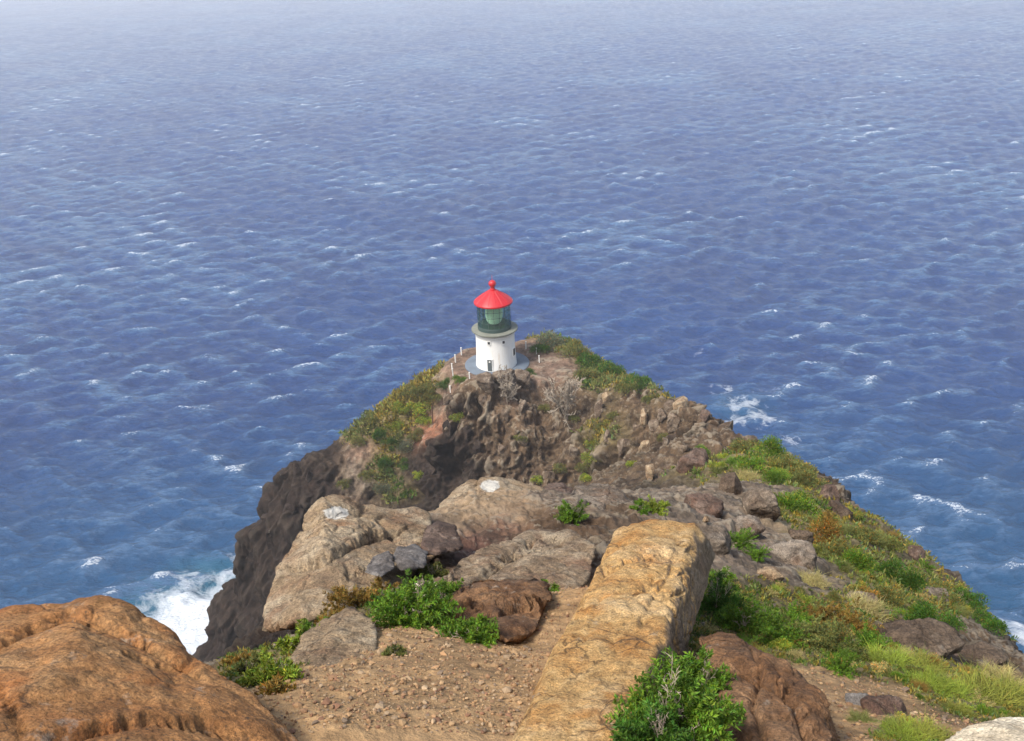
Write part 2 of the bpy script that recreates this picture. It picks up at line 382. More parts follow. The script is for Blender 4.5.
deep = g.mix(g.ramp(n2, [(0.35, 0.0), (0.65, 1.0)]), (0.0, 0.028, 0.132), (0.0, 0.040, 0.168))
deep = g.mix(sp.outputs[1], deep, (0.010, 0.11, 0.19))
# pale streaks along the waves: sky reflection painted into the water colour
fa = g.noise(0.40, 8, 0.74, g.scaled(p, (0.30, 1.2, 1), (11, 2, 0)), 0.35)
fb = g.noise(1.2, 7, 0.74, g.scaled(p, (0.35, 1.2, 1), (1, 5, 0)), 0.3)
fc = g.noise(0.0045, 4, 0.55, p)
sky_sheen = g.math('ADD', g.math('MULTIPLY', fa, 0.55), g.math('MULTIPLY', fb, 0.45))
sky_sheen = g.math('ADD', sky_sheen, g.math('MULTIPLY', g.math('SUBTRACT', fc, 0.5), 0.34))
sky_sheen = g.math('ADD', sky_sheen, g.math('MULTIPLY', g.math('SUBTRACT', sp.outputs[0], 0.5), 0.28))
deep = g.mix(g.ramp(sky_sheen, [(0.485, 0.0), (0.54, 0.32), (0.61, 1.0)]), deep, (0.056, 0.132, 0.255))
# whitecaps: short broken streaks on the highest crests
st = g.noise(1.5, 5, 0.68, g.scaled(p, (0.6, 1.3, 1), (3, 9, 0)), 0.6)
cap = g.ramp(g.math('ADD', g.math('MULTIPLY', sp.outputs[0], 0.62), g.math('MULTIPLY', st, 0.75)), [(0.980, 0.0), (1.06, 0.7)])
# surf against the cliff: solid near the rock, lacy farther out
ln = g.noise(0.16, 7, 0.68, p, 0.8)
lz = g.math('ABSOLUTE', g.math('SUBTRACT', g.noise(0.11, 6, 0.6, p, 1.2), 0.5))
sf = g.math('ADD', sp.outputs[2], g.math('MULTIPLY', g.math('SUBTRACT', ln, 0.5), 1.1))
sf = g.math('SUBTRACT', sf, g.math('MULTIPLY', lz, 1.5))
sf = g.ramp(sf, [(0.16, 0.0), (0.34, 0.4), (0.66, 0.95)])
sf = g.math('MULTIPLY', sf, g.ramp(sp.outputs[2], [(0.06, 0.0), (0.22, 1.0)]))
wh = g.math('MAXIMUM', cap, sf)
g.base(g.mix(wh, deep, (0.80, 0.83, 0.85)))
g.set(g.b.inputs['Roughness'], g.ramp(wh, [(0, 0.08), (1, 0.9)]))
g.b.inputs['IOR'].default_value = 1.333
g.normal(g.bump(n1, 1.0, 3.4))
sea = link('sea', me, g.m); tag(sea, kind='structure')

# ------------------------------------------------------------------ the hazy air
bm = bmesh.new(); bmesh.ops.create_cube(bm, size=1.0)
me = bpy.data.meshes.new('haze'); bm.to_mesh(me); bm.free()
g = NT('haze_air'); g.t.nodes.remove(g.b)
pv = g.n('VolumePrincipled'); pv.inputs['Color'].default_value = (0.97, 0.985, 1.0, 1); pv.inputs['Density'].default_value = 0.00024; pv.inputs['Anisotropy'].default_value = 0.0
g.t.links.new(pv.outputs[0], g.out.inputs['Volume'])
haze = link('haze', me, g.m); haze.scale = (29600, 29600, ZC + 3 + 18); haze.location = (0, 0, (ZC + 3 - 18) / 2)
tag(haze, kind='stuff')

# ------------------------------------------------------------------ rocks
def rock_mat(name, a, b, c, sc=1.0, stain=None, bumpd=0.03, rough=0.9):
    g = NT(name, rough); p = g.pos()
    n1 = g.noise(1.1 * sc, 10, 0.66, p, 0.15); n2 = g.noise(7 * sc, 9, 0.66, p); n3 = g.noise(1.3 * sc, 8, 0.66, g.scaled(p, (1, 1, 1), (5, 2, 8)), 0.3)
    col = g.ramp(n1, [(0.32, c), (0.48, a), (0.62, b)])
    col = g.mix(1.0, col, g.ramp(n2, [(0.3, 0.55), (0.5, 1.0), (0.7, 1.4)]), 'MULTIPLY')
    if stain: col = g.mix(g.ramp(n3, [(0.50, 0.0), (0.66, 0.75)]), col, g.mix(1.0, stain, g.ramp(n2, [(0.3, 0.6), (0.7, 1.35)]), 'MULTIPLY'))
    col = g.mix(1.0, col, g.ramp(g.noise(38 * sc, 4, 0.7, p), [(0.34, 0.58), (0.5, 1.0), (0.66, 1.38)]), 'MULTIPLY')
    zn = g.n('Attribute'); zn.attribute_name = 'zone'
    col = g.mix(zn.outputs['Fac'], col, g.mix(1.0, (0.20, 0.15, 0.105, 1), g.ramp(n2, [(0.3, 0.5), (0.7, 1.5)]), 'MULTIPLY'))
    lich = g.ramp(g.noise(3.1 * sc, 8, 0.72, g.scaled(p, (1, 1, 1), (1, 7, 4))), [(0.60, 0.0), (0.70, 0.5)])
    col = g.mix(lich, col, (0.45, 0.41, 0.33))
    crev = g.ramp(g.noise(2.2 * sc, 10, 0.7, g.scaled(p, (1, 1, 1), (9, 1, 3)), 0.6), [(0.32, 0.7), (0.40, 0.0)])
    pit = g.ramp(g.noise(28 * sc, 4, 0.7, p), [(0.33, 0.65), (0.42, 0.0)]); crev = g.math('MAXIMUM', crev, pit)
    col = g.mix(crev, col, (0.075, 0.055, 0.04))
    at_ = g.n('Attribute'); at_.attribute_name = 'dab'
    dn = g.math('ADD', at_.outputs['Fac'], g.math('MULTIPLY', g.math('SUBTRACT', n2, 0.5), 1.1))
    col = g.mix(g.ramp(dn, [(0.42, 0.0), (0.55, 0.95)]), col, (0.62, 0.58, 0.50))
    g.base(col)
    wv = g.n('VectorMath'); wv.operation = 'MULTIPLY_ADD'; nv = g.n('TexNoise'); nv.inputs['Scale'].default_value = 2.6 * sc; nv.inputs['Detail'].default_value = 6
    g.set(nv.inputs['Vector'], p); g.set(wv.inputs[0], nv.outputs['Color']); wv.inputs[1].default_value = (0.45 / sc,) * 3; g.set(wv.inputs[2], p)
    vo = g.n('TexVoronoi'); vo.feature = 'DISTANCE_TO_EDGE'; vo.inputs['Scale'].default_value = 1.15 * sc; g.set(vo.inputs['Vector'], wv.outputs[0])
    ck = g.ramp(vo.outputs['Distance'], [(0.0, 1.0), (0.022, 0.0)])
    ck = g.math('MULTIPLY', ck, g.ramp(n3, [(0.42, 0.15), (0.56, 0.85)]))
    col2 = g.mix(g.math('MULTIPLY', ck, 0.8), col, (0.05, 0.035, 0.024)); g.base(col2)
    n1 = g.math('SUBTRACT', n1, g.math('MULTIPLY', ck, 0.12))
    b1 = g.bump(n1, 0.8, bumpd * 4); b2 = g.bump(n2, 0.9, bumpd, b1); b3 = g.bump(g.noise(45 * sc, 6, 0.65, p), 0.8, bumpd * 0.22, b2)
    g.normal(b3); g.b.inputs['Specular IOR Level'].default_value = 0.25
    return g.m
RM = {
 'ochre':  rock_mat('ochre_rock', (0.34, 0.165, 0.06), (0.42, 0.24, 0.105), (0.22, 0.09, 0.03), 1.6, (0.33, 0.115, 0.03), 0.035),
 'gold':   rock_mat('golden_rock', (0.48, 0.295, 0.115), (0.57, 0.39, 0.195), (0.40, 0.20, 0.062), 2.2, (0.38, 0.155, 0.03), 0.03),
 'brown':  rock_mat('brown_rock', (0.20, 0.10, 0.045), (0.30, 0.17, 0.085), (0.09, 0.048, 0.026), 2.0, (0.10, 0.065, 0.042), 0.04),
 'tan':    rock_mat('tan_rock', (0.32, 0.225, 0.13), (0.41, 0.32, 0.21), (0.19, 0.125, 0.075), 1.6, (0.25, 0.135, 0.07), 0.05),
 'grey':   rock_mat('grey_rock', (0.19, 0.148, 0.108), (0.30, 0.245, 0.185), (0.10, 0.073, 0.05), 1.8, (0.18, 0.105, 0.062), 0.05),
 'maroon': rock_mat('maroon_rock', (0.115, 0.075, 0.055), (0.20, 0.14, 0.105), (0.06, 0.04, 0.03), 2.0, (0.14, 0.075, 0.05), 0.04),
 'rust':   rock_mat('weathered_rock', (0.235, 0.165, 0.10), (0.34, 0.265, 0.175), (0.13, 0.085, 0.052), 1.8, (0.20, 0.105, 0.058), 0.04),
 'slate':  rock_mat('bluish_rock', (0.125, 0.108, 0.095), (0.19, 0.17, 0.15), (0.065, 0.055, 0.047), 2.2, None, 0.02),
 'clod':   rock_mat('earth_clod', (0.175, 0.088, 0.04), (0.26, 0.14, 0.065), (0.09, 0.046, 0.024), 2.6, (0.14, 0.085, 0.05), 0.03),
 'pale':   rock_mat('pale_rock', (0.56, 0.47, 0.33), (0.62, 0.55, 0.42), (0.42, 0.32, 0.2), 2.0, None, 0.012),
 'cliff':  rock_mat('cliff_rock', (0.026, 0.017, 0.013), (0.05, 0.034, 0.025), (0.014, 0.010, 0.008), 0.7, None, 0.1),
 'crag':   rock_mat('crag_rock', (0.15, 0.105, 0.07), (0.27, 0.21, 0.15), (0.075, 0.05, 0.035), 0.9, None, 0.1),
}
_ico = {}
def ico(sub):
    if sub not in _ico:
        bm = bmesh.new(); bmesh.ops.create_icosphere(bm, subdivisions=sub, radius=1.0)
        v = np.array([x.co[:] for x in bm.verts]); f = np.array([[y.index for y in x.verts] for x in bm.faces]); bm.free()
        _ico[sub] = (v, f)
    return _ico[sub]
def vnorm(V, F):
    n = np.zeros_like(V); fn = np.cross(V[F[:, 1]] - V[F[:, 0]], V[F[:, 2]] - V[F[:, 0]])
    for k in range(3): np.add.at(n, F[:, k], fn)
    return n / (np.linalg.norm(n, axis=1, keepdims=True) + 1e-12)
def to_px(V):
    d = V - CAM; z = d @ F_
    return 512 + FPX * (d @ R_) / z, 370.5 - FPX * (d @ U_) / z
def hull_rock(H, sub=6, seed=0, amp=0.10, p=70, lo=0.012, grooves=(), dabs=(), cfac=0.45, zs=0.8, crk=0.35, zone=None):
    H = np.array(H, float); c = H.mean(0)
    bm = bmesh.new(); vs = [bm.verts.new(h) for h in H]
    bmesh.ops.convex_hull(bm, input=vs); bm.normal_update()
    pl = []
    for f in bm.faces:
        n = np.array(f.normal[:]); o = np.array(f.verts[0].co[:]) - c; d = n @ o
        if d < 0: n, d = -n, -d
        if d > 1e-4 and not any(n @ m > 0.985 for m, _ in pl): pl.append((n, d))
    bm.free()
    U, F = ico(sub)
    n = np.array([a for a, _ in pl]); d = np.array([b for _, b in pl])
    q = np.maximum(U @ n.T, 1e-6) / d
    t = (q ** p).sum(1) ** (-1 / p) * 1.03
    V = c + U * t[:, None]
    size = np.cbrt(np.prod(H.max(0) - H.min(0)))
    N = vnorm(V, F); lam = size * cfac; k = 0; dsp = np.zeros(len(V))
    while lam > size * lo:
        x = V / lam + seed * 7.3
        a = pnoise(x[:, 0], x[:, 1], x[:, 2] / zs, seed * 13 + k); b = pnoise(x[:, 0] + 9, x[:, 1], x[:, 2] / zs, seed * 13 + k + 50)
        if k in (1, 2):                                    # ledges: flat treads parted by short steep risers
            tt = a * 3.2; fl_ = np.floor(tt); a = (fl_ + sstep(0.38, 0.62, tt - fl_)) / 3.2
        crack = np.exp(-(b / 0.045) ** 2) if k in (0, 1, 2) else 0
        dsp += amp * lam * (0.60 * a + 0.65 * (np.abs(b) - 0.3) - crk * crack) * (0.6 if k == 0 else 0.85); lam *= 0.55; k += 1; amp *= 1.07
    V = V + N * dsp[:, None]
    if grooves:
        X_, Y_ = to_px(V)
        for poly, w, dep, step in grooves:
            best = np.full(len(V), 1e9); sd_ = np.zeros(len(V))
            for (x0, y0), (x1, y1) in zip(poly[:-1], poly[1:]):
                L2 = (x1 - x0) ** 2 + (y1 - y0) ** 2; t_ = np.clip(((X_ - x0) * (x1 - x0) + (Y_ - y0) * (y1 - y0)) / L2, 0, 1)
                ex, ey = X_ - x0 - t_ * (x1 - x0), Y_ - y0 - t_ * (y1 - y0); dd = np.hypot(ex, ey)
                s_ = np.sign((x1 - x0) * ey - (y1 - y0) * ex); m = dd < best
                best[m] = dd[m]; sd_[m] = s_[m]
            wob = best + 2.5 * pnoise(V[:, 0] * 6, V[:, 1] * 6, V[:, 2] * 6, 5)
            V = V - N * (dep * np.exp(-(wob / w) ** 2) + step * (sd_ > 0) * np.exp(-(best / (w * 5)) ** 2))[:, None]
    dab = np.zeros(len(V))
    if dabs:
        X_, Y_ = to_px(V); fr = (vnorm(V, F) * (CAM - V)).sum(1) > 0
        for x, y, rx, ry in dabs: dab = np.maximum(dab, fr * np.clip(1.5 - np.hypot((X_ - x) / rx, (Y_ - y) / ry), 0, 1))
    org = np.array([c[0], c[1], V[:, 2].min()])
    me = mesh_np('rock', V - org, F)
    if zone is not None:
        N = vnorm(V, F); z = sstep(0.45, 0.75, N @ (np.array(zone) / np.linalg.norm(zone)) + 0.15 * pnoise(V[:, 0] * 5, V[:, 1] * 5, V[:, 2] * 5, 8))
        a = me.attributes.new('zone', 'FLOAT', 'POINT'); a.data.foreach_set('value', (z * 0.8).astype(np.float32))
    a = me.attributes.new('dab', 'FLOAT', 'POINT'); a.data.foreach_set('value', dab.astype(np.float32))
    return me, org
def rock(name, Hpx, mat, label, cat='rock', group=None, **kw):
    me, org = hull_rock([at(*h) for h in Hpx], **kw)
    o = link(name, me, RM[mat]); o.location = org; tag(o, label, cat, group); return o
def slab_px(poly, d0, d1, thick):        # hull points from an outline with its near and far distance and a depth
    ys = [q[1] for q in poly]; y0, y1 = min(ys), max(ys); h = []
    for x, y in poly:
        d = d1 + (d0 - d1) * (y - y0) / (y1 - y0 + 1e-6); h += [(x, y, d + thick * 0.45), (x, y, d + thick)]
    cx, cy = sum(q[0] for q in poly) / len(poly), sum(ys) / len(ys)
    for x, y in poly:
        x2, y2 = cx + (x - cx) * 0.62, cy + (y - cy) * 0.62
        h.append((x2, y2, d1 + (d0 - d1) * (y2 - y0) / (y1 - y0) + thick * 0.02))
    return h

rock('boulder', [(-70,650,5.5),(-60,632,6.0),(0,612,5.7),(40,600,5.6),(80,596,5.5),(112,599,5.4),(145,616,5.25),(170,640,5.1),(200,668,4.95),(235,693,4.8),(270,716,4.6),(302,742,4.4),
     (-60,741,4.0),(40,690,4.35),(130,680,4.5),(200,741,4.05),(100,700,4.25),(0,800,3.7),(150,820,3.6),(270,800,3.9),(320,790,4.2),
     (0,640,7.0),(110,640,6.8),(190,690,6.2),(290,760,5.4),(100,920,5),(-60,900,5)], 'ochre', 'huge rounded orange boulder with a dark crack arching over its top, above the surf', 'boulder',
     sub=7, seed=1, amp=0.075, crk=0.2, grooves=[([(-20,650),(0,641),(30,626),(70,613),(98,620),(133,636),(166,653),(200,672)], 2.6, 0.035, 0.022), ([(0,690),(10,705),(22,730),(30,741)], 2.5, 0.03, 0.0), ([(125,651),(150,660),(180,668)], 2.5, 0.03, 0.0), ([(40,741),(90,728),(150,715),(200,722),(260,741)], 3, 0.03, 0.02)])
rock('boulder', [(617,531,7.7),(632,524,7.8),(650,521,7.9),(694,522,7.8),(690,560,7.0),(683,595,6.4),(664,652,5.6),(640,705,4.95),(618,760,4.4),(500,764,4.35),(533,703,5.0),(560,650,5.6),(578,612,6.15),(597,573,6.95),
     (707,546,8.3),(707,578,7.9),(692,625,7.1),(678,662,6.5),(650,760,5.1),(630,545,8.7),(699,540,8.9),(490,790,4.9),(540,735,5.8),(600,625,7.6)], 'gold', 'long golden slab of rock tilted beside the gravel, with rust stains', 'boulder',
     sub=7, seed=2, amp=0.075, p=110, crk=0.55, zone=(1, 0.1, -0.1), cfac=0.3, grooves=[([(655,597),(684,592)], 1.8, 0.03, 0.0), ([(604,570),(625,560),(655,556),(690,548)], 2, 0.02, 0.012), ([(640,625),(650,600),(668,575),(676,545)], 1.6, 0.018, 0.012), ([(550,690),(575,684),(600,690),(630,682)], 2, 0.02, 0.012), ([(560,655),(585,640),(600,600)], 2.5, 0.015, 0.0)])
rock('boulder', [(698,634,6.1),(724,631,6.1),(762,651,5.9),(800,671,5.7),(823,690,5.5),(834,722,5.2),(838,775,4.8),(690,680,5.6),(700,741,4.85),(720,810,4.4),(800,810,4.4),(755,705,4.95),(795,700,5.0),
     (720,642,7.0),(800,682,6.6),(842,742,6.0)], 'brown', 'craggy dark brown boulder behind the big feathery bush', 'boulder', sub=7, seed=3, amp=0.14, grooves=[([(700,650),(760,672),(800,700),(815,741)], 4, 0.05, 0.03), ([(760,665),(752,700),(765,741)], 3.5, 0.04, 0.02)])
rock('boulder', [(935,748,4.5),(960,731,4.7),(990,722,4.8),(1024,717,4.9),(1070,716,5.0),(1110,740,4.9),(930,790,4.1),(1000,800,4.0),(1100,800,4.0),(1020,740,4.5),(990,740,5.6),(1080,740,5.7)], 'pale', 'pale cream rock at the lower corner by the yellow grass', 'boulder', sub=6, seed=4, amp=0.08)
rock('boulder', [(269,626,9.2),(271,600,9.7),(283,562,10.4),(297,530,11.0),(312,507,11.5),(332,499,11.8),(365,503,11.9),(400,512,12.0),(428,522,12.2),(438,552,10.8),(405,582,9.6),(345,598,9.0),(300,626,8.7),(345,540,10.3),(305,580,9.4),
     (285,600,11),(310,560,12.6),(365,540,13.4),(430,560,12.8)], 'tan', 'large pale tan boulder above the dark cliff with a white paint dab on top', 'boulder', sub=7, seed=5, amp=0.11, dabs=[(336,513,13,6)],
     grooves=[([(290,565),(320,560),(360,540),(400,528)], 3, 0.06, 0.04), ([(380,520),(400,540),(420,548)], 3, 0.06, 0.0), ([(330,600),(350,575),(395,560)], 3, 0.05, 0.0)])
rock('boulder', [(436,512,13.4),(448,496,14.0),(462,484,14.4),(478,474,14.6),(500,475,14.7),(522,481,14.8),(541,489,14.8),(550,504,14.2),(530,520,13.4),(480,522,13.0),(450,520,13.0),(480,500,13.5),(520,504,13.7),(480,500,15.6),(530,505,15.6)], 'tan',
     'humped tan boulder on the ridge edge with a round white paint dab', 'boulder', sub=6, seed=6, amp=0.09, dabs=[(490,486,9.5,6)], grooves=[([(465,510),(470,490),(476,478)], 2.5, 0.05, 0.03)])
rock('rock', [(538,494,14.6),(548,483,15.1),(562,482,15.2),(576,492,15),(570,506,14.4),(545,508,14.2),(560,500,14.2),(555,495,16)], 'maroon', 'small brown rock between the two ridge boulders', sub=5, seed=7, amp=0.12)
rock('boulder', [(562,508,13.9),(578,488,14.5),(592,482,14.7),(607,483,14.7),(628,497,14.5),(645,514,14.0),(652,527,13.4),(628,540,12.6),(590,537,12.8),(566,524,13.3),(600,510,13.5),(610,505,15.6),(640,520,15)], 'grey',
     'grey and rust boulder on the ridge behind the golden slab', 'boulder', sub=6, seed=8, amp=0.15, grooves=[([(590,520),(610,505),(640,515)], 3, 0.08, 0.03)], dabs=[(597,512,3,3),(588,517,2.5,4)])
rock('boulder', [(448,578,9.0),(460,560,9.5),(478,549,9.9),(505,539,10.3),(540,528,10.8),(572,533,10.7),(592,548,10.2),(590,580,9.1),(545,604,8.5),(480,606,8.3),(460,590,8.6),(520,560,9.4),(520,590,8.7),(530,560,11.6),(580,560,11.3),(500,620,9.5),(560,620,9.5)], 'rust',
     'broad tan and brown rock in front of the ridge, beside the slab', 'boulder', sub=7, seed=9, p=22, amp=0.11, grooves=[([(470,585),(500,560),(530,545),(560,540)], 3, 0.07, 0.03)])
rock('rock', [(420,546,10.2),(424,528,11),(436,520,11.3),(455,524,11.2),(462,545,10.5),(440,556,10.0),(440,540,11.8),(425,556,10.2)], 'maroon', 'dark maroon angular rock wedged against the large tan boulder', sub=5, seed=10, amp=0.14, p=60)
rock('rock', [(392,560,9.6),(398,546,10.1),(416,542,10.3),(428,552,10),(424,568,9.5),(400,572,9.3),(410,560,9.5),(415,560,10.8)], 'slate', 'dark grey rock at the foot of the large tan boulder', sub=5, seed=11, amp=0.12, p=60)
rock('rock', [(365,572,9.2),(372,556,9.7),(390,550,9.8),(396,568,9.3),(380,580,8.9),(380,565,10.2)], 'slate', 'smaller dark grey rock beside the one at the tan boulder foot', sub=5, seed=12, amp=0.14)
rock('rock', [(406,585,8.9),(420,580,9.0),(436,583,8.9),(440,594,8.5),(418,598,8.4),(420,590,9.4)], 'pale', 'flat whitish stone above the fern patch', sub=5, seed=13, amp=0.12)
rock('earth_clod', [(446,604,7.50),(456,588,7.89),(470,580,8.07),(500,576,8.26),(528,578,8.26),(547,590,7.98),(548,605,7.50),(530,640,6.74),(508,646,6.55),(486,626,6.84),(456,622,7.03),(500,605,7.12),(500,610,8.26),(535,615,7.89)], 'clod',
     'crumbling dark earth clod beside the gravel, ferns on both sides', 'clod', sub=6, seed=14, amp=0.17, grooves=[([(455,612),(490,606),(520,600),(545,602)], 4, 0.06, 0.05)])
rock('boulder', [(282,692,5.73),(288,660,6.30),(302,636,6.77),(325,622,7.05),(352,618,7.14),(374,630,6.77),(376,655,6.20),(340,680,5.73),(300,700,5.45),(325,650,6.20),(330,660,7.14),(365,660,6.96)], 'tan', 'low tan earthy mound at the top of the gravel patch', 'boulder', sub=6, seed=15, amp=0.10)
# rocks strewn over the right-hand slope
for i, (x, y, w, h, m, lab) in enumerate([
 (793,556,50,26,'grey','pale rounded grey boulder in the middle of the scrubby slope'),
 (742,528,44,26,'grey','cracked grey rock above the golden slab, beside the trailing green plant'),
 (715,540,36,30,'grey','grey ledge right behind the golden slab'),
 (700,505,46,20,'maroon','brownish ledge on the ridge beyond the golden slab'),
 (757,505,40,30,'crag','lumpy brown grey outcrop under the bright rounded bush'),
 (735,485,30,26,'crag','grey outcrop with pale lower edge below the upper scrub'),
 (828,494,20,20,'maroon','rusty knob of rock standing on the slope edge against the sea'),
 (838,510,26,18,'crag','dark brown block on the slope edge under the rusty knob'),
 (915,555,16,16,'maroon','small rusty rock on the lower slope edge'),
 (770,575,26,16,'tan','pinkish stone in the grass below the rounded grey boulder'),
 (915,640,80,22,'crag','long low brown rock outcrop above the yellow grass'),
 (985,655,50,14,'crag','flat grey brown rock near the slope edge by the yellow grass'),
 (725,578,12,10,'grey','round grey stone beside the golden slab'),
 (885,708,44,18,'maroon','dark maroon rock half sunk in reddish dirt'),
 (860,700,26,14,'slate','dark grey rock in the dirt beside the maroon rock'),
 (875,632,22,10,'grey','grey stone below the yellow dry grass'),
 (935,592,24,12,'grey','grey stone among the dark shrubs'),
 (800,535,24,14,'crag','brown rock beside the rounded bush'),
 (862,600,30,14,'grey','flat grey stone beside the straw coloured grass'),
 (748,660,40,20,'maroon','dark rock behind the brown boulder crest'),
 (975,582,14,14,'maroon','brown crag on the slope edge low down'),
 (1003,628,18,18,'maroon','lowest brown crag on the slope edge above the white surf'),
 (695,462,36,26,'maroon','overhanging maroon rock at the corner of the big outcrop'),
 (640,445,13,17,'tan','round boulder wedged in a dark cliff crack'),
 (652,470,9,18,'tan','pale pillar of rock under the wedged round boulder'),
 (609,396,8,15,'tan','pale pointed rock standing on the outcrop top'),
 (643,415,7,16,'tan','pale thin spike of rock on the outcrop'),
 (640,385,16,9,'maroon','red brown rock on the far slope edge below the headland shrubs'),
 (682,402,16,13,'tan','tan rock on the outcrop edge against the sea'),
 (668,406,14,12,'crag','brown rock beside the tan edge rock'),
 (703,413,12,10,'maroon','small brown rock on the outcrop edge above the whitewater'),
 (484,381,22,20,'crag','brown pinnacle top just under the lighthouse door'),
 (504,376,26,22,'crag','brown crag beside the pinnacle top under the lighthouse'),
 (521,376,20,20,'crag','brown crag hiding the near edge of the concrete apron'),
 ]):
    q, nn = hit(x, y + h * 0.3)
    if q is None: continue
    d = np.linalg.norm(q - CAM); s = d / FPX
    rr = np.random.default_rng(100 + i)
    H = []
    for k in range(16):
        v = rr.normal(size=3); v /= np.linalg.norm(v); v = np.sign(v) * np.abs(v) ** 0.7
        H.append(q + np.array([v[0] * w * s * 0.52, v[1] * 0.5 * (w + h) * 0.55 * s, v[2] * h * s * 0.62 + h * s * 0.1]))
    me, org = hull_rock(H, sub=5, seed=30 + i, amp=0.17, p=30, cfac=0.5)
    o = link('rock', me, RM[m]); o.location = org; tag(o, lab, 'rock')
# individual crags of the outcrop below the lighthouse
rc = np.random.default_rng(77)
CR = [(455,402),(462,420),(448,432),(470,436),(440,452),(458,462),(478,452),(428,470),(490,430),(500,452),(512,470),(522,440),(478,480),(540,452),(548,476),(534,490),(555,430),(612,440),(628,430),(622,452),(650,430),(662,416),(676,424),(690,432),(668,446),(684,452),(648,488),(664,480),(612,486),(630,492),(560,496),(572,452),(602,412),(625,408),(486,400),(474,398),(520,412),(506,420),(690,470),(672,466),
      (285,478),(300,470),(262,520),(252,560),(238,590),(275,540),(290,510),(312,480),(262,585),(245,620)]
for i, (x, y) in enumerate(CR):
    q, nn = hit(x, y, 60)
    if q is None: continue
    w, h = rc.uniform(6, 15), rc.uniform(12, 28); s = np.linalg.norm(q - CAM) / FPX
    H = rc.normal(size=(13, 3)); H /= np.linalg.norm(H, axis=1, keepdims=True); H = np.sign(H) * np.abs(H) ** 0.75
    H = q - nn * 0.28 * w * s + H * np.array([w, 0.9 * w, h]) * s * 0.55 + np.array([0, 0, H[0, 0] * 0.1])
    me, org = hull_rock(H, sub=5, seed=200 + i, amp=0.2, p=90, cfac=0.5, zs=1.5)
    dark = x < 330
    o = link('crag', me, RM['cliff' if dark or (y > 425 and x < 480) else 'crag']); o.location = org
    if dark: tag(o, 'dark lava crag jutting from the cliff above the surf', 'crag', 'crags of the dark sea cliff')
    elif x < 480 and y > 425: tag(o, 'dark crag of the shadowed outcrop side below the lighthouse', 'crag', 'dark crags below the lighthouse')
    else: tag(o, 'weathered brown crag on the face of the outcrop below the lighthouse', 'crag', 'crags of the brown outcrop')
# loose stones: three shapes, copied
rs = np.random.default_rng(5)
protos = []
for k in range(4):
    H = rs.normal(size=(14, 3)); H /= np.linalg.norm(H, axis=1, keepdims=True); H *= np.array([0.5, 0.42, 0.32])
    me, org = hull_rock(H, sub=4, seed=60 + k, amp=0.12, p=30); protos.append(me)
    me.materials.append(RM[['grey', 'tan', 'maroon', 'grey'][k]])
cnt = 0
for k in range(400):
    if cnt >= 55: break
    x, y = rs.uniform(690, 1020), rs.uniform(500, 735)
    if y < 470 + (x - 690) * 0.52: continue
    q, nn = hit(x, y)
    if q is None: continue
    d = np.linalg.norm(q - CAM); sz = min(rs.uniform(3, 8) * d / FPX * (1 if rs.random() < .85 else 1.6), 0.7)
    kk = int(rs.integers(4))
    o = link('loose_stone', protos[kk]); o.location = q + np.array([0, 0, -0.12 * sz]); o.scale = (sz,) * 3; o.rotation_euler = (rs.uniform(-.3, .3), rs.uniform(-.3, .3), rs.uniform(0, 6.28))
    tag(o, 'small loose stone lying on the scrubby slope beyond the golden slab', 'stone', 'loose stones strewn over the scrubby slope'); cnt += 1

# gravel on the bare patch
U, F = ico(1)
gv, gf, gc = [], [], []
base = 0
cand = np.argwhere((DIRT > 0.45) & (RG < 11) & (RG > 3.3) & (AZ[None, :] > -0.45) & (AZ[None, :] < 0.6))
pick = cand[rs.integers(len(cand), size=16000)]
szs = np.clip(rs.lognormal(math.log(0.0048), 0.6, len(pick)), 0.0025, 0.026)
pal = np.array([(0.33, 0.20, 0.095), (0.33, 0.21, 0.105), (0.25, 0.14, 0.07), (0.20, 0.14, 0.09), (0.34, 0.235, 0.135), (0.19, 0.095, 0.05), (0.33, 0.19, 0.09)])
for (i, j), sz in zip(pick, szs):
    f = 1 if RG[i, j] < 8 else 0.8
    q = P[i, j] + rs.uniform(-0.015, 0.015, 3) * np.array([1, 1, 0])
    v = U * (1 + rs.uniform(-0.28, 0.28, (len(U), 1))) * rs.uniform(0.6, 1.25, 3) * sz * np.array([1, 1, 0.75])
    a = rs.uniform(0, 6.28); c, s = math.cos(a), math.sin(a)
    v = v @ np.array([[c, s, 0], [-s, c, 0], [0, 0, 1]])
    gv.append(v + q + np.array([0, 0, sz * 0.25])); gf.append(F + base); base += len(U)
    gc.append(np.repeat((pal[rs.integers(len(pal))] * rs.uniform(0.75, 1.2))[None], len(U), 0))
me = mesh_np('gravel', np.concatenate(gv), np.concatenate(gf), smooth=False); set_col(me, 'albedo', np.concatenate(gc))
g = NT('gravel_stone', 0.9); g.base(g.mix(1.0, g.attr('albedo'), g.ramp(g.noise(60, 4), [(0.3, 0.75), (0.7, 1.2)]), 'MULTIPLY')); 
tag(link('gravel', me, g.m), kind='stuff')

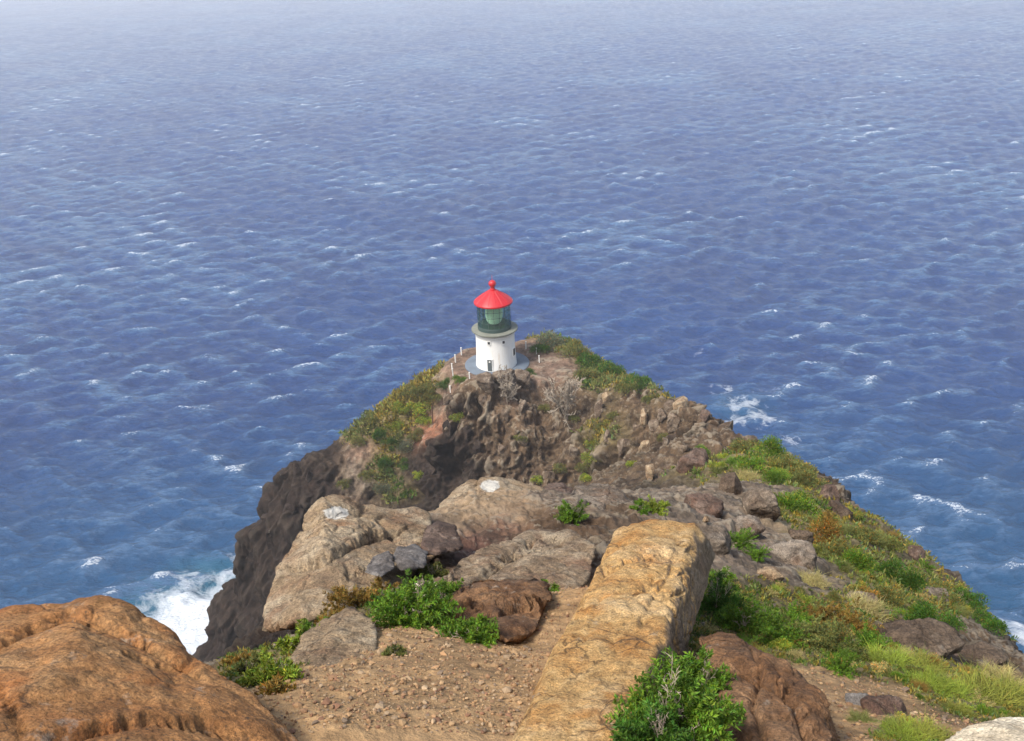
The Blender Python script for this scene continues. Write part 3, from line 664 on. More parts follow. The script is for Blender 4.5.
# ------------------------------------------------------------------ the lighthouse
def flat_mat(name, col, rough=0.6, var=0.12, sc=2.0, stain=None, metallic=0.0, streak=False):
    g = NT(name, rough); g.b.inputs['Metallic'].default_value = metallic
    x = g.n('TexCoord').outputs['Object']
    n = g.noise(sc, 6, 0.6, g.scaled(x, (1, 1, 0.25 if streak else 1)))
    c = g.mix(1.0, (*col, 1), g.ramp(n, [(0.3, 1 - var), (0.7, 1 + var * 0.4)]), 'MULTIPLY')
    if stain: c = g.mix(g.ramp(g.noise(sc * 0.8, 7, 0.7, g.scaled(x, (1.6, 1.6, 0.22 if streak else 1.6), (4, 4, 4))), [(0.58, 0.0), (0.72, 0.55)]), c, stain)
    g.base(c); g.normal(g.bump(g.noise(sc * 8, 4, 0.6, x), 0.2, 0.02))
    return g.m
LM = {
 'white': flat_mat('whitewashed_masonry', (0.80, 0.78, 0.72), 0.75, 0.10, 1.0, (0.60, 0.47, 0.30), streak=True),
 'red': flat_mat('red_painted_metal', (0.50, 0.013, 0.018), 0.42, 0.10, 1.5),
 'conc': flat_mat('gallery_concrete', (0.19, 0.195, 0.155), 0.85, 0.25, 1.2, (0.20, 0.15, 0.07)),
 'apron': flat_mat('apron_concrete', (0.13, 0.158, 0.19), 0.85, 0.25, 0.7, (0.10, 0.108, 0.115)),
 'dark': flat_mat('lantern_frame_metal', (0.045, 0.075, 0.066), 0.5, 0.2, 3),
 'door': flat_mat('door_paint', (0.085, 0.10, 0.10), 0.6, 0.2, 3),
 'black': flat_mat('dark_opening', (0.02, 0.022, 0.024), 0.4, 0.2, 3),
 'post': flat_mat('white_post_paint', (0.78, 0.75, 0.68), 0.7, 0.15, 4),
 'rust': flat_mat('rusty_post', (0.13, 0.07, 0.045), 0.8, 0.3, 5),
}
g = NT('lantern_glass', 0.08)
tr = g.n('BsdfTransparent'); tr.inputs[0].default_value = (0.74, 0.88, 0.80, 1)
gl = g.n('BsdfGlossy'); gl.inputs['Roughness'].default_value = 0.06; gl.inputs['Color'].default_value = (0.8, 0.9, 0.85, 1)
mx = g.n('MixShader'); mx.inputs[0].default_value = 0.14; g.t.links.new(tr.outputs[0], mx.inputs[1]); g.t.links.new(gl.outputs[0], mx.inputs[2]); g.t.links.new(mx.outputs[0], g.out.inputs['Surface'])
LM['glass'] = g.m
g = NT('prism_lens', 0.12); g.b.inputs['Base Color'].default_value = (0.80, 0.92, 0.74, 1); g.b.inputs['Specular IOR Level'].default_value = 1.0; LM['lens'] = g.m
def lathe(prof, n=64, cap=True):
    bm = bmesh.new(); rings = []
    for r, z in prof: rings.append([bm.verts.new((r * math.cos(2 * PI * k / n), r * math.sin(2 * PI * k / n), z)) for k in range(n)])
    for a, b in zip(rings[:-1], rings[1:]):
        for k in range(n): bm.faces.new((a[k], a[(k + 1) % n], b[(k + 1) % n], b[k]))
    if cap:
        bm.faces.new(rings[0][::-1]); bm.faces.new(rings[-1])
    bmesh.ops.recalc_face_normals(bm, faces=bm.faces)
    return bm
def bm_obj(name, bm, mat, parent=None, smooth=True, sharp=0.6):
    me = bpy.data.meshes.new(name); bm.normal_update()
    for f in bm.faces: f.smooth = smooth
    for e in bm.edges: e.smooth = not (len(e.link_faces) == 2 and e.calc_face_angle(0) > sharp)
    bm.to_mesh(me); bm.free(); return link(name, me, mat, parent)
def box(bm, c, s, rz=0.0):
    r = bmesh.ops.create_cube(bm, size=1.0)
    m = Matrix.Translation(c) @ Matrix.Rotation(rz, 4, 'Z') @ Matrix.Diagonal((*s, 1)); bmesh.ops.transform(bm, matrix=m, verts=r['verts']); return r['verts']
def tube(bm, a, b, r0, r1=None, n=8):
    a, b = Vector(a), Vector(b); r1 = r0 if r1 is None else r1; d = b - a
    r = bmesh.ops.create_cone(bm, cap_ends=True, segments=n, radius1=r0, radius2=r1, depth=d.length)
    bmesh.ops.transform(bm, matrix=Matrix.Translation((a + b) / 2) @ d.to_track_quat('Z', 'Y').to_matrix().to_4x4(), verts=r['verts'])

ap = bm_obj('concrete_apron', lathe([(5.0, -0.4), (5.0, 0.10), (4.94, 0.14), (0.01, 0.16)], 72), LM['apron']); ap.location = LH + np.array([0.1, 0.05, 0]); tag(ap, kind='structure')
lh = bpy.data.objects.new('lighthouse', None); COL.objects.link(lh); lh.location = LH + np.array([0, 0, 0.14])
tag(lh, 'squat white lighthouse with a red roof on the headland above the sea', 'lighthouse')
HT = 5.55
bm_obj('tower', lathe([(3.16, 0.0), (3.14, 0.3), (3.05, 1.5), (2.98, 3.5), (2.96, HT - 0.55), (3.02, HT - 0.5), (3.05, HT - 0.1), (3.12, HT)], 72), LM['white'], lh)
gal = bm_obj('gallery', lathe([(2.7, HT), (3.2, HT + 0.004), (3.48, HT + 0.2), (3.54, HT + 0.24), (3.54, HT + 0.42), (3.5, HT + 0.44), (2.4, HT + 0.46)], 72), LM['conc'], lh)
bm_obj('lantern_base', lathe([(2.56, HT + 0.44), (2.56, HT + 0.95), (2.5, HT + 1.0), (2.3, HT + 1.0)], 64), LM['dark'], lh)
Z0, Z1, RL = HT + 1.0, HT + 4.55, 2.48
bm_obj('lantern_glass', lathe([(RL, Z0), (RL, Z1)], 64, cap=False), LM['glass'], lh)
bm = bmesh.new(); NM = 18
for k in range(NM):
    a = 2 * PI * (k + .5) / NM; box(bm, ((RL + .02) * math.cos(a), (RL + .02) * math.sin(a), (Z0 + Z1) / 2), (0.07, 0.05, Z1 - Z0), a)
for zz in (Z0 + 0.04, Z0 + 0.9, Z0 + 1.78, Z0 + 2.66, Z1 - 0.06):
    N = 48
    for k in range(N):
        a = 2 * PI * (k + .5) / N; box(bm, ((RL + .012) * math.cos(a), (RL + .012) * math.sin(a), zz), (0.06, 2 * PI * RL / N + 0.01, 0.05), a)
bm_obj('lantern_frame', bm, LM['dark'], lh, smooth=False)
bm_obj('lantern_deck', lathe([(2.4, Z0 - 0.02), (2.4, Z0 + 0.05), (0.05, Z0 + 0.06)], 48), LM['dark'], lh)
prof = []
for k in range(23):
    z = Z0 + 0.3 + k * 0.13; r = 1.28 - 0.38 * abs((k - 11) / 11) ** 2.2
    prof += [(r, z), (r + 0.06, z + 0.05), (r - 0.03, z + 0.115)]
bm_obj('lens', lathe(prof, 48), LM['lens'], lh, smooth=False)
roof = bm_obj('roof', lathe([(2.45, Z1 - 0.02), (2.86, Z1 - 0.04), (2.94, Z1 + 0.02), (2.94, Z1 + 0.22), (2.86, Z1 + 0.30), (2.2, Z1 + 0.85), (1.2, Z1 + 1.50), (0.62, Z1 + 1.90), (0.40, Z1 + 2.0)], 72), LM['red'], lh)
bm = bmesh.new()
for k in range(16):
    a = 2 * PI * (k + .3) / 16
    for (r0, z0), (r1, z1) in zip([(2.86, .30), (2.2, .85), (1.2, 1.50)], [(2.2, .85), (1.2, 1.50), (.6, 1.92)]):
        tube(bm, (r0 * math.cos(a), r0 * math.sin(a), Z1 + z0 + .005), (r1 * math.cos(a), r1 * math.sin(a), Z1 + z1 + .005), 0.035, None, 6)
bm_obj('roof_seams', bm, LM['red'], roof)
zf = Z1 + 1.98
bm_obj('finial', lathe([(0.42, zf - 0.03), (0.42, zf + 0.16), (0.34, zf + 0.22), (0.30, zf + 0.42), (0.34, zf + 0.52)] + [(0.57 * math.sin(a), zf + 0.98 - 0.55 * math.cos(a)) for a in np.linspace(0.62, PI - 0.25, 14)], 40), LM['red'], roof)
bm = bmesh.new(); tube(bm, (0, 0, zf + 1.4), (0, 0, zf + 2.35), 0.045, 0.02); bm_obj('lightning_rod', bm, LM['red'], roof)
def on_wall(ang, z, r):                 # ang from straight towards the lookout, positive to the east
    return Vector((r * math.sin(ang), -r * math.cos(ang), z))
def opening(name, ang, z, w, h, mat, frame=None, dep=0.12):
    r = 3.16 - (0.2 * min(z, 3.5) / 3.5) ** 1
    bm = bmesh.new(); box(bm, (0, 0, 0), (w, dep, h)); o = bm_obj(name, bm, mat, lh, smooth=False)
    o.location = on_wall(ang, z, r); o.rotation_euler = (0, 0, ang)
    if frame:
        bm = bmesh.new()
        for s in (-1, 1): box(bm, (s * (w / 2 + 0.05), 0, 0), (0.09, dep + 0.06, h + 0.18))
        box(bm, (0, 0, h / 2 + 0.05), (w, dep + 0.06, 0.08)); box(bm, (0, -0.03, -h / 2 - 0.05), (w, dep + 0.08, 0.08))
        bm_obj('frame', bm, frame, o, smooth=False)
    return o
aw = math.atan2(LH[0], LH[1])
dr_ = opening('door', -0.33 - aw, 0.98, 0.72, 1.9, LM['door'], LM['white'])
bm = bmesh.new(); box(bm, (0.0, -0.07, 0.62), (0.24, 0.04, 0.26)); bm_obj('door_pane', bm, LM['post'], dr_, smooth=False)
bm = bmesh.new(); tube(bm, (0.26, -0.06, -0.05), (0.26, -0.14, -0.05), 0.035); bm_obj('handle', bm, LM['dark'], dr_)
opening('window', -0.33 - aw, 4.62, 0.38, 0.44, LM['black'], LM['white'])
opening('window', 0.42 - aw, 4.62, 0.38, 0.44, LM['black'], LM['white'])
opening('window', 1.12 - aw, 2.35, 0.7, 1.15, LM['black'], LM['white'])

# fence posts round the yard
def post(px, py, hpx, mat, name, label, cat, grp, w=0.13, cap=True):
    q, nn = hit(px, py, 60)
    if q is None: return
    h = hpx / FPX * np.linalg.norm(q - CAM) / 0.9
    bm = bmesh.new(); box(bm, (0, 0, h / 2 - 0.15), (w, w, h + 0.3))
    if cap:
        bmesh.ops.bevel(bm, geom=[e for e in bm.edges], offset=0.02, segments=1, affect='EDGES')
        box(bm, (0, 0, h + 0.03), (w * 1.35, w * 1.35, 0.05))
    o = bm_obj(name, bm, mat, smooth=False); o.location = q; o.rotation_euler = (random.uniform(-.06, .06), random.uniform(-.06, .06), random.uniform(0, 1))
    tag(o, label, cat, grp)
WP = 'white posts round the lighthouse yard'
for px, py, h, lab in [(462,355,7,'white post at the back edge of the yard, nearest the sea'), (455.7,362.6,7.5,'white post next along the yard edge from the back post'), (453.3,370,6,'white post in the middle of the yard edge row'),
     (455,379,10,'tall white post at the path end of the yard edge row'), (473,378.5,5.5,'short white post beside the concrete apron'), (452,391,4.5,'stubby white post below the green bank by the path'),
     (526.3,349,7,'white post behind the apron beside the cactus shrub'), (537.2,354,5.5,'white post in front of the cactus shrub'), (540.4,362.5,6.5,'white post nearest the dead grey bush')]:
    post(px, py, h, LM['post'], 'white_post', lab, 'post', WP, 0.15)
post(449, 412, 19, LM['rust'], 'path_post', 'dark rusty post on the near side of the red path', 'post', 'rusty posts by the path', 0.16, False)
post(434.5, 424, 18, LM['rust'], 'path_post', 'dark rusty post at the green edge of the red path', 'post', 'rusty posts by the path', 0.16, False)

# ------------------------------------------------------------------ plants
def leaf_mat(name, col, var=0.35, trans=0.25, rough=0.6):
    g = NT(name, rough)
    c = g.mix(1.0, (*col, 1), g.attr('tint'), 'MULTIPLY')
    n = g.noise(3.0, 4, 0.6, g.pos()); c = g.mix(1.0, c, g.ramp(n, [(0.3, 1 - var), (0.7, 1 + var)]), 'MULTIPLY')
    g.base(c); g.b.inputs['Specular IOR Level'].default_value = 0.25
    tl = g.n('BsdfTranslucent'); g.set(tl.inputs[0], c)
    mx = g.n('MixShader'); mx.inputs[0].default_value = trans
    g.t.links.new(g.b.outputs[0], mx.inputs[1]); g.t.links.new(tl.outputs[0], mx.inputs[2]); g.t.links.new(mx.outputs[0], g.out.inputs['Surface'])
    return g.m
PM = {
 'green': leaf_mat('fresh_green_leaf', (0.115, 0.205, 0.018)),
 'deep': leaf_mat('deep_green_leaf', (0.06, 0.135, 0.015)),
 'lime': leaf_mat('lime_leaf', (0.24, 0.30, 0.035)),
 'olive': leaf_mat('olive_leaf', (0.16, 0.17, 0.045)),
 'orange': leaf_mat('rusty_leaf', (0.23, 0.145, 0.03)),
 'straw': leaf_mat('straw_blade', (0.38, 0.32, 0.12)),
 'grass': leaf_mat('yellow_green_blade', (0.24, 0.25, 0.04)),
 'grey': leaf_mat('grey_green_leaf', (0.17, 0.19, 0.11)),
 'twig': leaf_mat('dry_twig', (0.42, 0.35, 0.27), 0.25, 0.0, 0.9),
 'stem': leaf_mat('green_stem', (0.12, 0.10, 0.04), 0.25, 0.0, 0.9),
}
def leaves(pos, dirs, ln, wd, r, fold=0.25, tint_lo=0.55, tint_hi=1.5, hue=0.16):
    n = len(pos)
    d = dirs / (np.linalg.norm(dirs, axis=1, keepdims=True) + 1e-9)
    rnd = r.normal(size=(n, 3)); s = np.cross(d, rnd); s /= np.linalg.norm(s, axis=1, keepdims=True) + 1e-9
    up_ = np.cross(s, d); L = ln * r.uniform(0.6, 1.25, (n, 1)); Wd = wd * r.uniform(0.7, 1.2, (n, 1))
    mid = pos + d * L * 0.45
    V = np.stack([pos, mid + s * Wd * 0.5 + up_ * Wd * fold, pos + d * L - up_ * L * 0.12, mid - s * Wd * 0.5 + up_ * Wd * fold], 1).reshape(-1, 3)
    F = np.arange(n * 4).reshape(-1, 4)
    t = r.uniform(tint_lo, tint_hi, (n, 1)); h = r.normal(0, hue, (n, 1))
    T = np.repeat(np.concatenate([t * (1 + h), t, t * (1 - 0.5 * h)], 1), 4, 0)
    return V, F, T
def merge(parts):
    V, F, T = [], [], []; b = 0
    for v, f, t in parts: V.append(v); F.append(f + b); T.append(t); b += len(v)
    return np.concatenate(V), np.concatenate(F), np.concatenate(T)
def to_mesh(name, VFT, mat):
    me = mesh_np(name, VFT[0], VFT[1], smooth=False); set_col(me, 'tint', VFT[2]); me.materials.append(mat); return me
def bush_geo(n, seed, ln=0.09, wd=0.035, lobes=9, flat=0.75, radius=1.0):   # unit bush: radius 1, dome of leafy sprays
    r = np.random.default_rng(seed); parts = []
    c = r.normal(size=(lobes, 3)); c /= np.linalg.norm(c, axis=1, keepdims=True); c[:, 2] = np.abs(c[:, 2]) * flat; c *= r.uniform(0.35, 0.72, (lobes, 1)); 
    rad = r.uniform(0.25, 0.46, lobes); tn = r.uniform(0.75, 1.2, lobes)
    for k in range(lobes):
        m = max(4, int(n * rad[k] ** 2 / (rad ** 2).sum()))
        u = r.normal(size=(m, 3)); u /= np.linalg.norm(u, axis=1, keepdims=True); u[:, 2] = np.where(u[:, 2] < -0.35, -u[:, 2], u[:, 2])
        q = c[k] + u * rad[k] * r.uniform(0.45, 1.08, (m, 1)); q[:, 2] = np.maximum(q[:, 2], 0.02)
        dd = u + np.array([0, 0, 0.55]) + r.normal(0, 0.45, (m, 3))
        v, f, t = leaves(q, dd, ln, wd, r); t = t * np.where(r.random((m, 1)) < 0.08, np.array([[2.2, 1.1, .6]]), 1).repeat(4, 0); parts.append((v, f, t * tn[k]))
    return merge(parts)
def spray_geo(n, seed, ln, wd, height=1.0, spread=0.9):                      # feathery: arching stems with leaflets both sides
    r = np.random.default_rng(seed); parts = []; stems = []
    for k in range(n):
        a = r.uniform(0, 2 * PI); out = spread * math.sqrt(r.random()); h = height * r.uniform(0.3, 1.08) * (1 - 0.35 * out) * (0.75 + 0.35 * math.sin(3 * a + seed))
        t = np.linspace(0, 1, 15)[:, None]; b0 = np.array([math.cos(a), math.sin(a), 0]) * out * 0.25
        tip = np.array([math.cos(a) * out, math.sin(a) * out, 0])
        cv = b0 + (tip - b0) * t ** 1.3 + np.array([0, 0, h]) * (t ** 0.75 - 0.18 * out * t ** 3)
        cv += np.cumsum(r.normal(0, 0.012, (15, 3)), 0)
        stems.append(cv); tg = np.gradient(cv, axis=0); tg /= np.linalg.norm(tg, axis=1, keepdims=True)
        tn = r.uniform(0.7, 1.25)
        for s in range(4):
            i0 = r.integers(3, 15, 18); sd_ = np.cross(tg[i0], r.normal(size=(18, 3))); sd_ /= np.linalg.norm(sd_, axis=1, keepdims=True)
            v, f, tt = leaves(cv[i0] + r.normal(0, 0.012, (18, 3)), sd_ + 0.7 * tg[i0], ln, wd, r); parts.append((v, f, tt * tn))
    return merge(parts), stems
def sticks_geo(stems, w, r):
    parts = []
    for cv in stems:
        a, b = cv[:-1], cv[1:]; m = len(a); d = b - a
        for ax in (np.array([1, .3, 0]), np.array([-.3, 1, 0])):
            s = np.cross(d, ax + 0 * d); s = s / (np.linalg.norm(s, axis=1, keepdims=True) + 1e-9) * w * np.linspace(1, 0.4, m)[:, None]
            V = np.stack([a - s, a + s, b + s * 0.9, b - s * 0.9], 1).reshape(-1, 3)
            parts.append((V, np.arange(m * 4).reshape(-1, 4), np.full((m * 4, 3), r.uniform(0.75, 1.2))))
    return merge(parts)
def grass_geo(n, seed, spread=1.0, height=0.8, wd=0.035, lean=0.5):
    r = np.random.default_rng(seed); a = r.uniform(0, 2 * PI, n); q = spread * np.sqrt(r.random(n)) * (0.55 + 0.45 * np.sin(a * 3 + seed) ** 2)
    b = np.stack([np.cos(a) * q, np.sin(a) * q, 0 * a], 1); ln_ = r.normal(0, lean, (n, 2)) + 0.35 * b[:, :2]
    h = height * r.uniform(0.4, 1.1, n) * (1 - 0.4 * q / spread)
    m1 = b + np.stack([ln_[:, 0] * h * .3, ln_[:, 1] * h * .3, h * .55], 1); t = b + np.stack([ln_[:, 0] * h, ln_[:, 1] * h, h * r.uniform(0.75, 1, n)], 1)
    th = r.uniform(0, PI, n); s = np.stack([np.cos(th), np.sin(th), 0 * th], 1) * wd
    V = np.stack([b - s, b + s, m1 + s * .7, m1 - s * .7, m1 - s * .7, m1 + s * .7, t + s * .1, t - s * .1], 1).reshape(-1, 3)
    F = np.arange(n * 8).reshape(-1, 4); tt = np.repeat(r.uniform(0.65, 1.35, (n, 1)) * np.array([[1, 1, 1]]) + r.normal(0, .05, (n, 3)), 8, 0)
    return V, F, tt
def dead_geo(seed, n=9, height=1.0, wd=0.0085):
    r = np.random.default_rng(seed); stems = []
    def grow(p, d, L, depth):
        k = 6; c = [p]
        for i in range(k):
            d = d + r.normal(0, 0.16, 3); d /= np.linalg.norm(d); c.append(c[-1] + d * L / k)
        c = np.array(c); stems.append(c)
        if depth:
            for _ in range(r.integers(3, 5)):
                i = r.integers(2, k + 1); e = d + r.normal(0, 0.55, 3) + np.array([0, 0, 0.2]); grow(c[i], e / np.linalg.norm(e), L * r.uniform(0.4, 0.65), depth - 1)
    for _ in range(n): grow(np.array([r.normal(0, .06), r.normal(0, .06), 0]), np.array([r.normal(0, .28), r.normal(0, .28), 1.0]), height * r.uniform(0.4, 0.7), 3)
    return sticks_geo(stems, wd, r)

BM_ = {}
def shared(kind, mat, var):
    key = (kind, mat, var)
    if key not in BM_:
        s = abs(hash((kind, var))) % 999 if False else sum(map(ord, kind)) * 7 + var * 31
        if kind == 'bush': geo = bush_geo(2600, s, 0.085, 0.036)
        elif kind == 'shrub': geo = bush_geo(1600, s, 0.11, 0.05, 7, 0.9)
        elif kind == 'fern': geo = spray_geo(60, s, 0.10, 0.036, 0.95, 1.0)[0]
        elif kind == 'tuft': geo = grass_geo(1500, s, wd=0.011)
        elif kind == 'dead': geo = dead_geo(s, 12, 1.15, 0.017)
        BM_[key] = to_mesh(kind, geo, PM[mat])
    return BM_[key]
rp = np.random.default_rng(21)
NAME = {'bush': ('bush', 'bush'), 'shrub': ('shrub', 'shrub'), 'fern': ('leafy_plant', 'plant'), 'tuft': ('grass_tuft', 'grass tuft'), 'dead': ('dead_bush', 'dead bush')}
def plant(px, py, w, kind, mat, label, hr=0.7, group=None, rmin=1.5, var=None):
    q, nn = hit(px, py, rmin)
    if q is None: return
    s = w * np.linalg.norm(q - CAM) / FPX / 2 * 1.12
    o = link(NAME[kind][0], shared(kind, mat, int(rp.integers(3)) if var is None else var)); o.location = q - np.array([0, 0, 0.06 * s])
    o.scale = (s, s, s * hr / 0.7); o.rotation_euler = (0, 0, rp.uniform(0, 6.28))
    tag(o, label, NAME[kind][1], group); return o

def near_bush(name, base, rad, hgt, mat, label, n, ln, wd, seed, cat='bush'):
    root = bpy.data.objects.new(name, None); COL.objects.link(root); root.location = base
    geo, stems = spray_geo(int(n * 1.6), seed, ln * 0.62 / rad, wd * 0.62 / rad, hgt / rad, 1.0)
    r = np.random.default_rng(seed)
    f = link('foliage', to_mesh('foliage', geo, PM[mat]), None, root); f.scale = (rad,) * 3
    dd = link('dry_twigs', to_mesh('dry_twigs', dead_geo(seed + 500, 4, 1.0), PM['twig']), None, root); dd.scale = (rad * 0.8, rad * 0.8, hgt * 0.95)
    st = link('stem', to_mesh('stem', sticks_geo(stems, 0.0035, r), PM['stem']), None, root); st.scale = (rad,) * 3
    tag(root, label, cat); return root
def gpt(px, py, d): return at(px, py, d)
near_bush('leafy_bush', gpt(676, 738, 4.75), 0.30, 0.40, 'green', 'big bright feathery bush between the golden slab and the brown boulder', 120, 0.050, 0.017, 3)
near_bush('leafy_bush', gpt(652, 752, 4.45), 0.17, 0.26, 'deep', 'lower dark feathery bush against the foot of the golden slab', 60, 0.045, 0.016, 4)
near_bush('leafy_bush', gpt(700, 690, 5.3), 0.18, 0.24, 'green', 'feathery green bush spilling onto the dark brown boulder', 60, 0.045, 0.016, 5)
for px, py, w, h, m, lab, n, sd_ in [
   (415,622,92,.62,'green','wide fern patch on the lip of the gravel', 110, 10), (398,612,60,.6,'deep','dark green fern behind the wide fern patch', 60, 11), (470,640,60,.55,'green','low green fern in front of the earth clod', 60, 12),
   (440,603,54,.7,'green','upright fern climbing the side of the earth clod', 60, 13), (546,596,34,.7,'green','small fern on the far end of the earth clod', 40, 14),
   (272,682,56,.6,'lime','bright yellow green herb beside the tan mound', 60, 15), (300,648,50,.6,'lime','yellow green herb at the foot of the large tan boulder', 50, 16), (252,672,40,.6,'olive','olive herb nearest the drop to the surf', 40, 17),
   (318,636,40,.6,'green','green herb just above the tan mound', 40, 18), (352,610,56,.55,'orange','rusty orange weeds under the large tan boulder', 60, 19), (385,600,44,.6,'orange','rusty weeds behind the dark fern', 44, 20), (330,625,36,.5,'orange','rusty weeds between the tan mound and the herbs', 40, 21), (275,694,34,.5,'orange','rusty weeds at the foot of the yellow green herb', 40, 22),
   (395,655,26,.5,'olive','tiny olive sprig on the gravel', 22, 23), (240,664,30,.5,'orange','rusty sprig on the brink above the surf', 22, 24),(432,576,34,.6,'olive','olive herb beside the dark grey rocks', 40, 25),(572,520,38,.75,'green','bright green tuft growing between the ridge boulders', 50, 26),(655,511,34,.6,'lime','yellow green plant on the ridge beyond the golden slab', 40, 27),(640,509,22,.6,'green','small green plant beside the yellow green ridge plant', 30, 28),
   (716,612,64,.8,'deep','tall dark leafy bush along the right side of the golden slab', 80, 29),(745,632,60,.7,'green','green leafy bush behind the brown boulder', 70, 30),(722,585,36,.7,'green','small green bush at the upper side of the golden slab', 36, 31)]:
    q, nn = hit(px, py)
    s = w * np.linalg.norm(q - CAM) / FPX / 2
    near_bush('leafy_plant', q - np.array([0, 0, 0.03]), s, s * 2 * h * 0.9, m, lab, n, 0.045 + 0.02 * s, 0.017 + 0.006 * s, sd_, 'plant')
for a in [
 # right-hand slope, bright shrubs
 (798,515,56,'bush','green','bright rounded bush in the middle of the slope, largest up there'), (770,458,44,'bush','green','green bush on the upper slope edge near the outcrop'), (745,452,36,'shrub','olive','olive shrub beside the outcrop corner'),
 (752,470,34,'shrub','green','green shrub above the pale edged outcrop'), (792,474,44,'shrub','olive','olive shrub sprawling along the upper slope edge'), (806,487,40,'bush','olive','olive bush below the upper edge shrubs'), (776,484,36,'bush','green','green bush between the upper outcrop and the rounded bush'),
 (822,548,56,'bush','orange','rusty orange shrub beside the rounded grey boulder'), (840,560,50,'bush','olive','olive shrub below the rusty one'), (858,572,46,'bush','green','green shrub under the rusty and olive pair'),
 (740,545,32,'fern','green','trailing bright plant hanging over the cracked grey rock'), (757,560,26,'fern','green','trailing plant tail under the cracked grey rock'),
 (882,575,46,'bush','deep','dark green bush below the slope edge'), (905,588,44,'bush','deep','dark green bush in the hollow near the edge'), (893,606,40,'bush','olive','olive bush in the hollow between grey stones'), (928,628,50,'bush','deep','dark bush right above the long brown outcrop'), (912,622,36,'bush','green','green bush beside the dark one above the outcrop'), (946,632,36,'bush','deep','dark bush closest to the flat edge rock'),
 (862,540,34,'shrub','olive','olive shrub at the slope edge under the dark block'), (886,548,30,'shrub','olive','olive shrub lower along the slope edge'), (965,605,34,'shrub','deep','dark shrub at the low end of the slope edge'), (985,628,34,'shrub','deep','dark shrub beside the lowest crag'), (940,600,36,'shrub','olive','olive shrub between the dark bushes and the edge'),
 (775,640,56,'fern','green','green leafy plant behind the brown boulder crest'), (805,642,60,'fern','olive','olive leafy plant in the weed patch'), (836,652,56,'fern','olive','olive green clump at the lower side of the weed patch'), (850,630,50,'fern','orange','rusty clump in the weed patch'), (818,622,44,'fern','orange','rusty clump behind the olive leafy plant'), (868,648,46,'fern','green','green clump ending the weed patch'), (790,622,44,'fern','green','green plant at the back of the weed patch'), (840,672,40,'fern','green','green plant hanging below the weed patch'),
 (860,612,44,'tuft','straw','straw coloured dry grass on the middle slope'), (812,586,32,'tuft','straw','straw grass below the rounded grey boulder'), (888,668,50,'tuft','lime','lime green grass tuft above the dark sunk rock'), (920,672,46,'tuft','grass','yellow green tuft below the long brown outcrop'),
 (985,705,66,'tuft','grass','big yellow green grass clump above the pale corner rock'), (948,700,48,'tuft','lime','lime grass clump beside the biggest one, nearer the dirt'), (1014,702,50,'tuft','grass','yellow green grass clump past the biggest one, toward the sea'), (1000,680,36,'tuft','straw','dry grass behind the edge clump'), (930,690,40,'tuft','lime','lime tuft at the dirt edge'),
 (903,742,44,'tuft','lime','lime grass tuft on the dirt beside the pale corner rock'), (930,738,40,'tuft','grass','grass tuft touching the pale corner rock'), (862,722,24,'tuft','olive','small olive tuft on the reddish dirt'),
 ]: plant(*a[:3], a[3], a[4], a[5], {'tuft': .36, 'fern': .7}.get(a[3], .65))
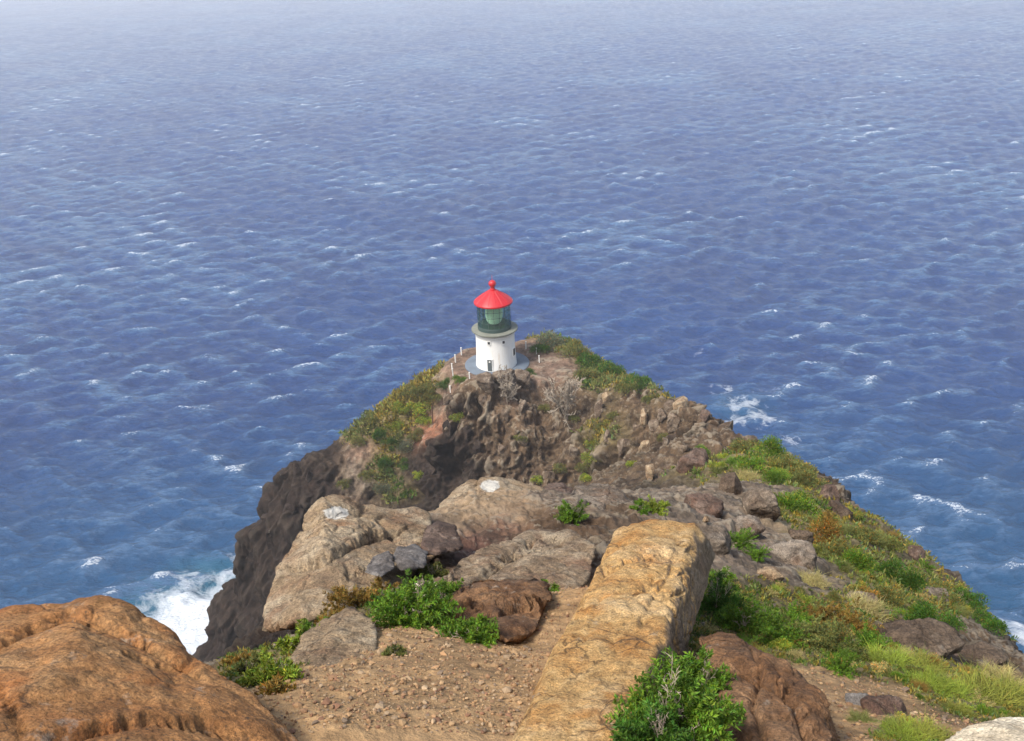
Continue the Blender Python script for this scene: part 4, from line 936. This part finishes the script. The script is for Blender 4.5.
for a in [
 # lighthouse headland
 (552,348,34,'shrub','grey','pale cactus like shrub on the summit beside the lighthouse'), (574,356,34,'shrub','olive','olive shrub just below the pale summit shrub'), (540,352,22,'shrub','deep','dark low shrub between the posts and the pale summit shrub'), (592,366,30,'shrub','deep','dark shrub on the far slope below the summit'), (612,377,34,'shrub','deep','dark shrub further down the far slope edge'), (640,389,34,'shrub','deep','low dark shrub by the red brown rock'), (585,378,26,'shrub','olive','olive shrub on the bank behind the dead grey bush'), (628,392,26,'shrub','olive','olive shrub on top of the outcrop'),
 (382,440,26,'bush','deep','dark green round bush on the steep headland side'), (396,446,20,'bush','deep','small dark bush next to the round one'), (388,468,26,'bush','deep','dark bush below the round one'), (406,452,26,'bush','grey','grey green bush on the steep headland side'), (404,468,18,'bush','deep','green bush under the grey green one'), (385,492,24,'bush','grey','grey green bush right above the large tan boulder'), (345,486,18,'shrub','olive','small olive shrub on the dark cliff'), (418,478,14,'shrub','lime','lime coloured plant at the edge of the outcrop shadow'),
 (445,388,18,'shrub','deep','dark green bush on the bank by the stubby post'), (462,382,16,'shrub','green','low green hedge plant on the bank under the apron'), (434,400,24,'shrub','olive','olive bush above the rusty posts'), (420,412,26,'shrub','lime','lime shrub on the grassy bank'), (412,396,24,'shrub','olive','olive shrub high on the headland side'), (428,392,20,'shrub','olive','olive shrub near the top of the grassy bank'), (402,412,20,'shrub','lime','pale lime shrub low on the grassy bank'), (455,420,16,'shrub','lime','lime plant on the outcrop edge below the path'), (500,350,12,'shrub','deep','dark plant behind the lighthouse'),
 (395,428,22,'shrub','lime','lime shrub above the round dark bush'), (372,424,20,'shrub','olive','olive shrub near the skyline of the headland side'), (416,440,20,'shrub','olive','olive shrub between the red path and the grey green bush'), (360,444,18,'shrub','olive','olive shrub on the bare shoulder above the dark cliff'), (366,478,18,'shrub','olive','olive shrub beside the pale bare patch of the headland side'), (424,424,20,'shrub','lime','lime shrub at the green edge of the red path'),
 (520,440,14,'shrub','olive','olive plant clinging to the middle of the cliff face'), (560,470,16,'shrub','olive','olive plant low on the cliff face'), (538,482,14,'shrub','lime','lime plant at the foot of the cliff face'), (648,402,18,'shrub','olive','olive shrub beside the thin pale spike'), (664,440,14,'shrub','olive','olive plant on the cliff over the overhang'), (612,418,16,'shrub','olive','olive plant beside the pale pointed rock'),
 (532,375,14,'bush','deep','small dark green bush in front of the apron'), (590,445,18,'shrub','lime','lime shrub in the middle of the outcrop face'), (596,462,22,'shrub','lime','larger lime shrub low in the outcrop gully'), (585,470,16,'shrub','olive','olive shrub in the outcrop gully'), (602,430,18,'shrub','olive','olive shrub above the lime ones on the outcrop'), (588,482,16,'shrub','lime','lime plant at the bottom of the gully'), (575,420,14,'shrub','olive','small olive shrub under the dead grey bush'), (632,466,14,'shrub','lime','lime plant beside the pale pillar'), (545,410,14,'shrub','olive','olive plant between the two dead bushes'), (702,458,20,'shrub','green','green shrub at the outcrop corner'), (712,476,18,'shrub','deep','dark shrub under the overhanging maroon rock'),
 ]: plant(*a[:3], a[3], a[4], a[5], .75, rmin=50)
plant(511, 402, 42, 'dead', 'twig', 'pale leafless bush in front of the lighthouse', 1.0, rmin=50, var=0)
plant(568, 418, 50, 'dead', 'twig', 'larger dead grey bush on the outcrop top', 1.05, rmin=50, var=1)
# small scrub clumps nobody tells apart
cnt = 0
for k in range(900):
    if cnt >= 150: break
    x, y = rp.uniform(690, 1020), rp.uniform(440, 735)
    q, nn = hit(x, y)
    if q is None: continue
    i = int(np.interp(math.log(math.hypot(q[0], q[1])), LR, np.arange(NR))); j = int(np.interp(math.atan2(q[0], q[1]), AZ, np.arange(NA)))
    if GREEN[i, j] < 0.35 + 0.3 * rp.random(): continue
    plant(x, y, rp.uniform(10, 24), ['shrub', 'tuft', 'fern', 'bush'][int(rp.integers(4))], ['olive', 'green', 'grass', 'lime', 'orange', 'straw', 'olive'][int(rp.integers(7))], 'little scrub clump growing among others on the stony slope', .6, 'small scrub clumps on the stony slope'); cnt += 1
# low ground cover over every vegetated patch
mask = (GREEN > 0.5) & (AZ[None, :] > -0.66) & (AZ[None, :] < 0.66) & (RG > 4) & (RG < 185) & (P[..., 2] > 40) & (N1[..., 2] > 0.25)
cand = np.argwhere(mask); pick = cand[rp.integers(len(cand), size=9000)]
pos = P[pick[:, 0], pick[:, 1]]; rr = RG[pick[:, 0], pick[:, 1]]; nn = N1[pick[:, 0], pick[:, 1]]
kk = 9
sz = np.minimum(rr * 0.0058, 0.75) * rp.uniform(0.5, 1.2, len(rr))
pp = np.repeat(pos, kk, 0); ss = np.repeat(sz, kk)[:, None]
pp = pp + rp.normal(0, 0.5, pp.shape) * ss * np.array([1, 1, 0.25])
dd = np.repeat(nn, kk, 0) * 0.5 + rp.normal(0, 0.6, pp.shape) + np.array([0, 0, 0.5])
v, f, t = leaves(pp, dd, 1.0, 0.4, rp)
v = (v.reshape(-1, 4, 3) - pp[:, None]) * ss[:, None] + pp[:, None]; v = v.reshape(-1, 3)
hue = np.repeat(pnoise(pos[:, 0] / (rr * .06), pos[:, 1] / (rr * .06), pos[:, 2] / (rr * .06), 77), kk * 4)[:, None]
t = t * np.where(hue > 0.15, np.array([[1.5, 1.15, 0.8]]), np.where(hue < -0.2, np.array([[0.55, 0.8, 0.5]]), np.array([[1, 1, 1]])))
me = to_mesh('ground_cover', (v, f, t), PM['olive']); tag(link('ground_cover', me), kind='stuff')
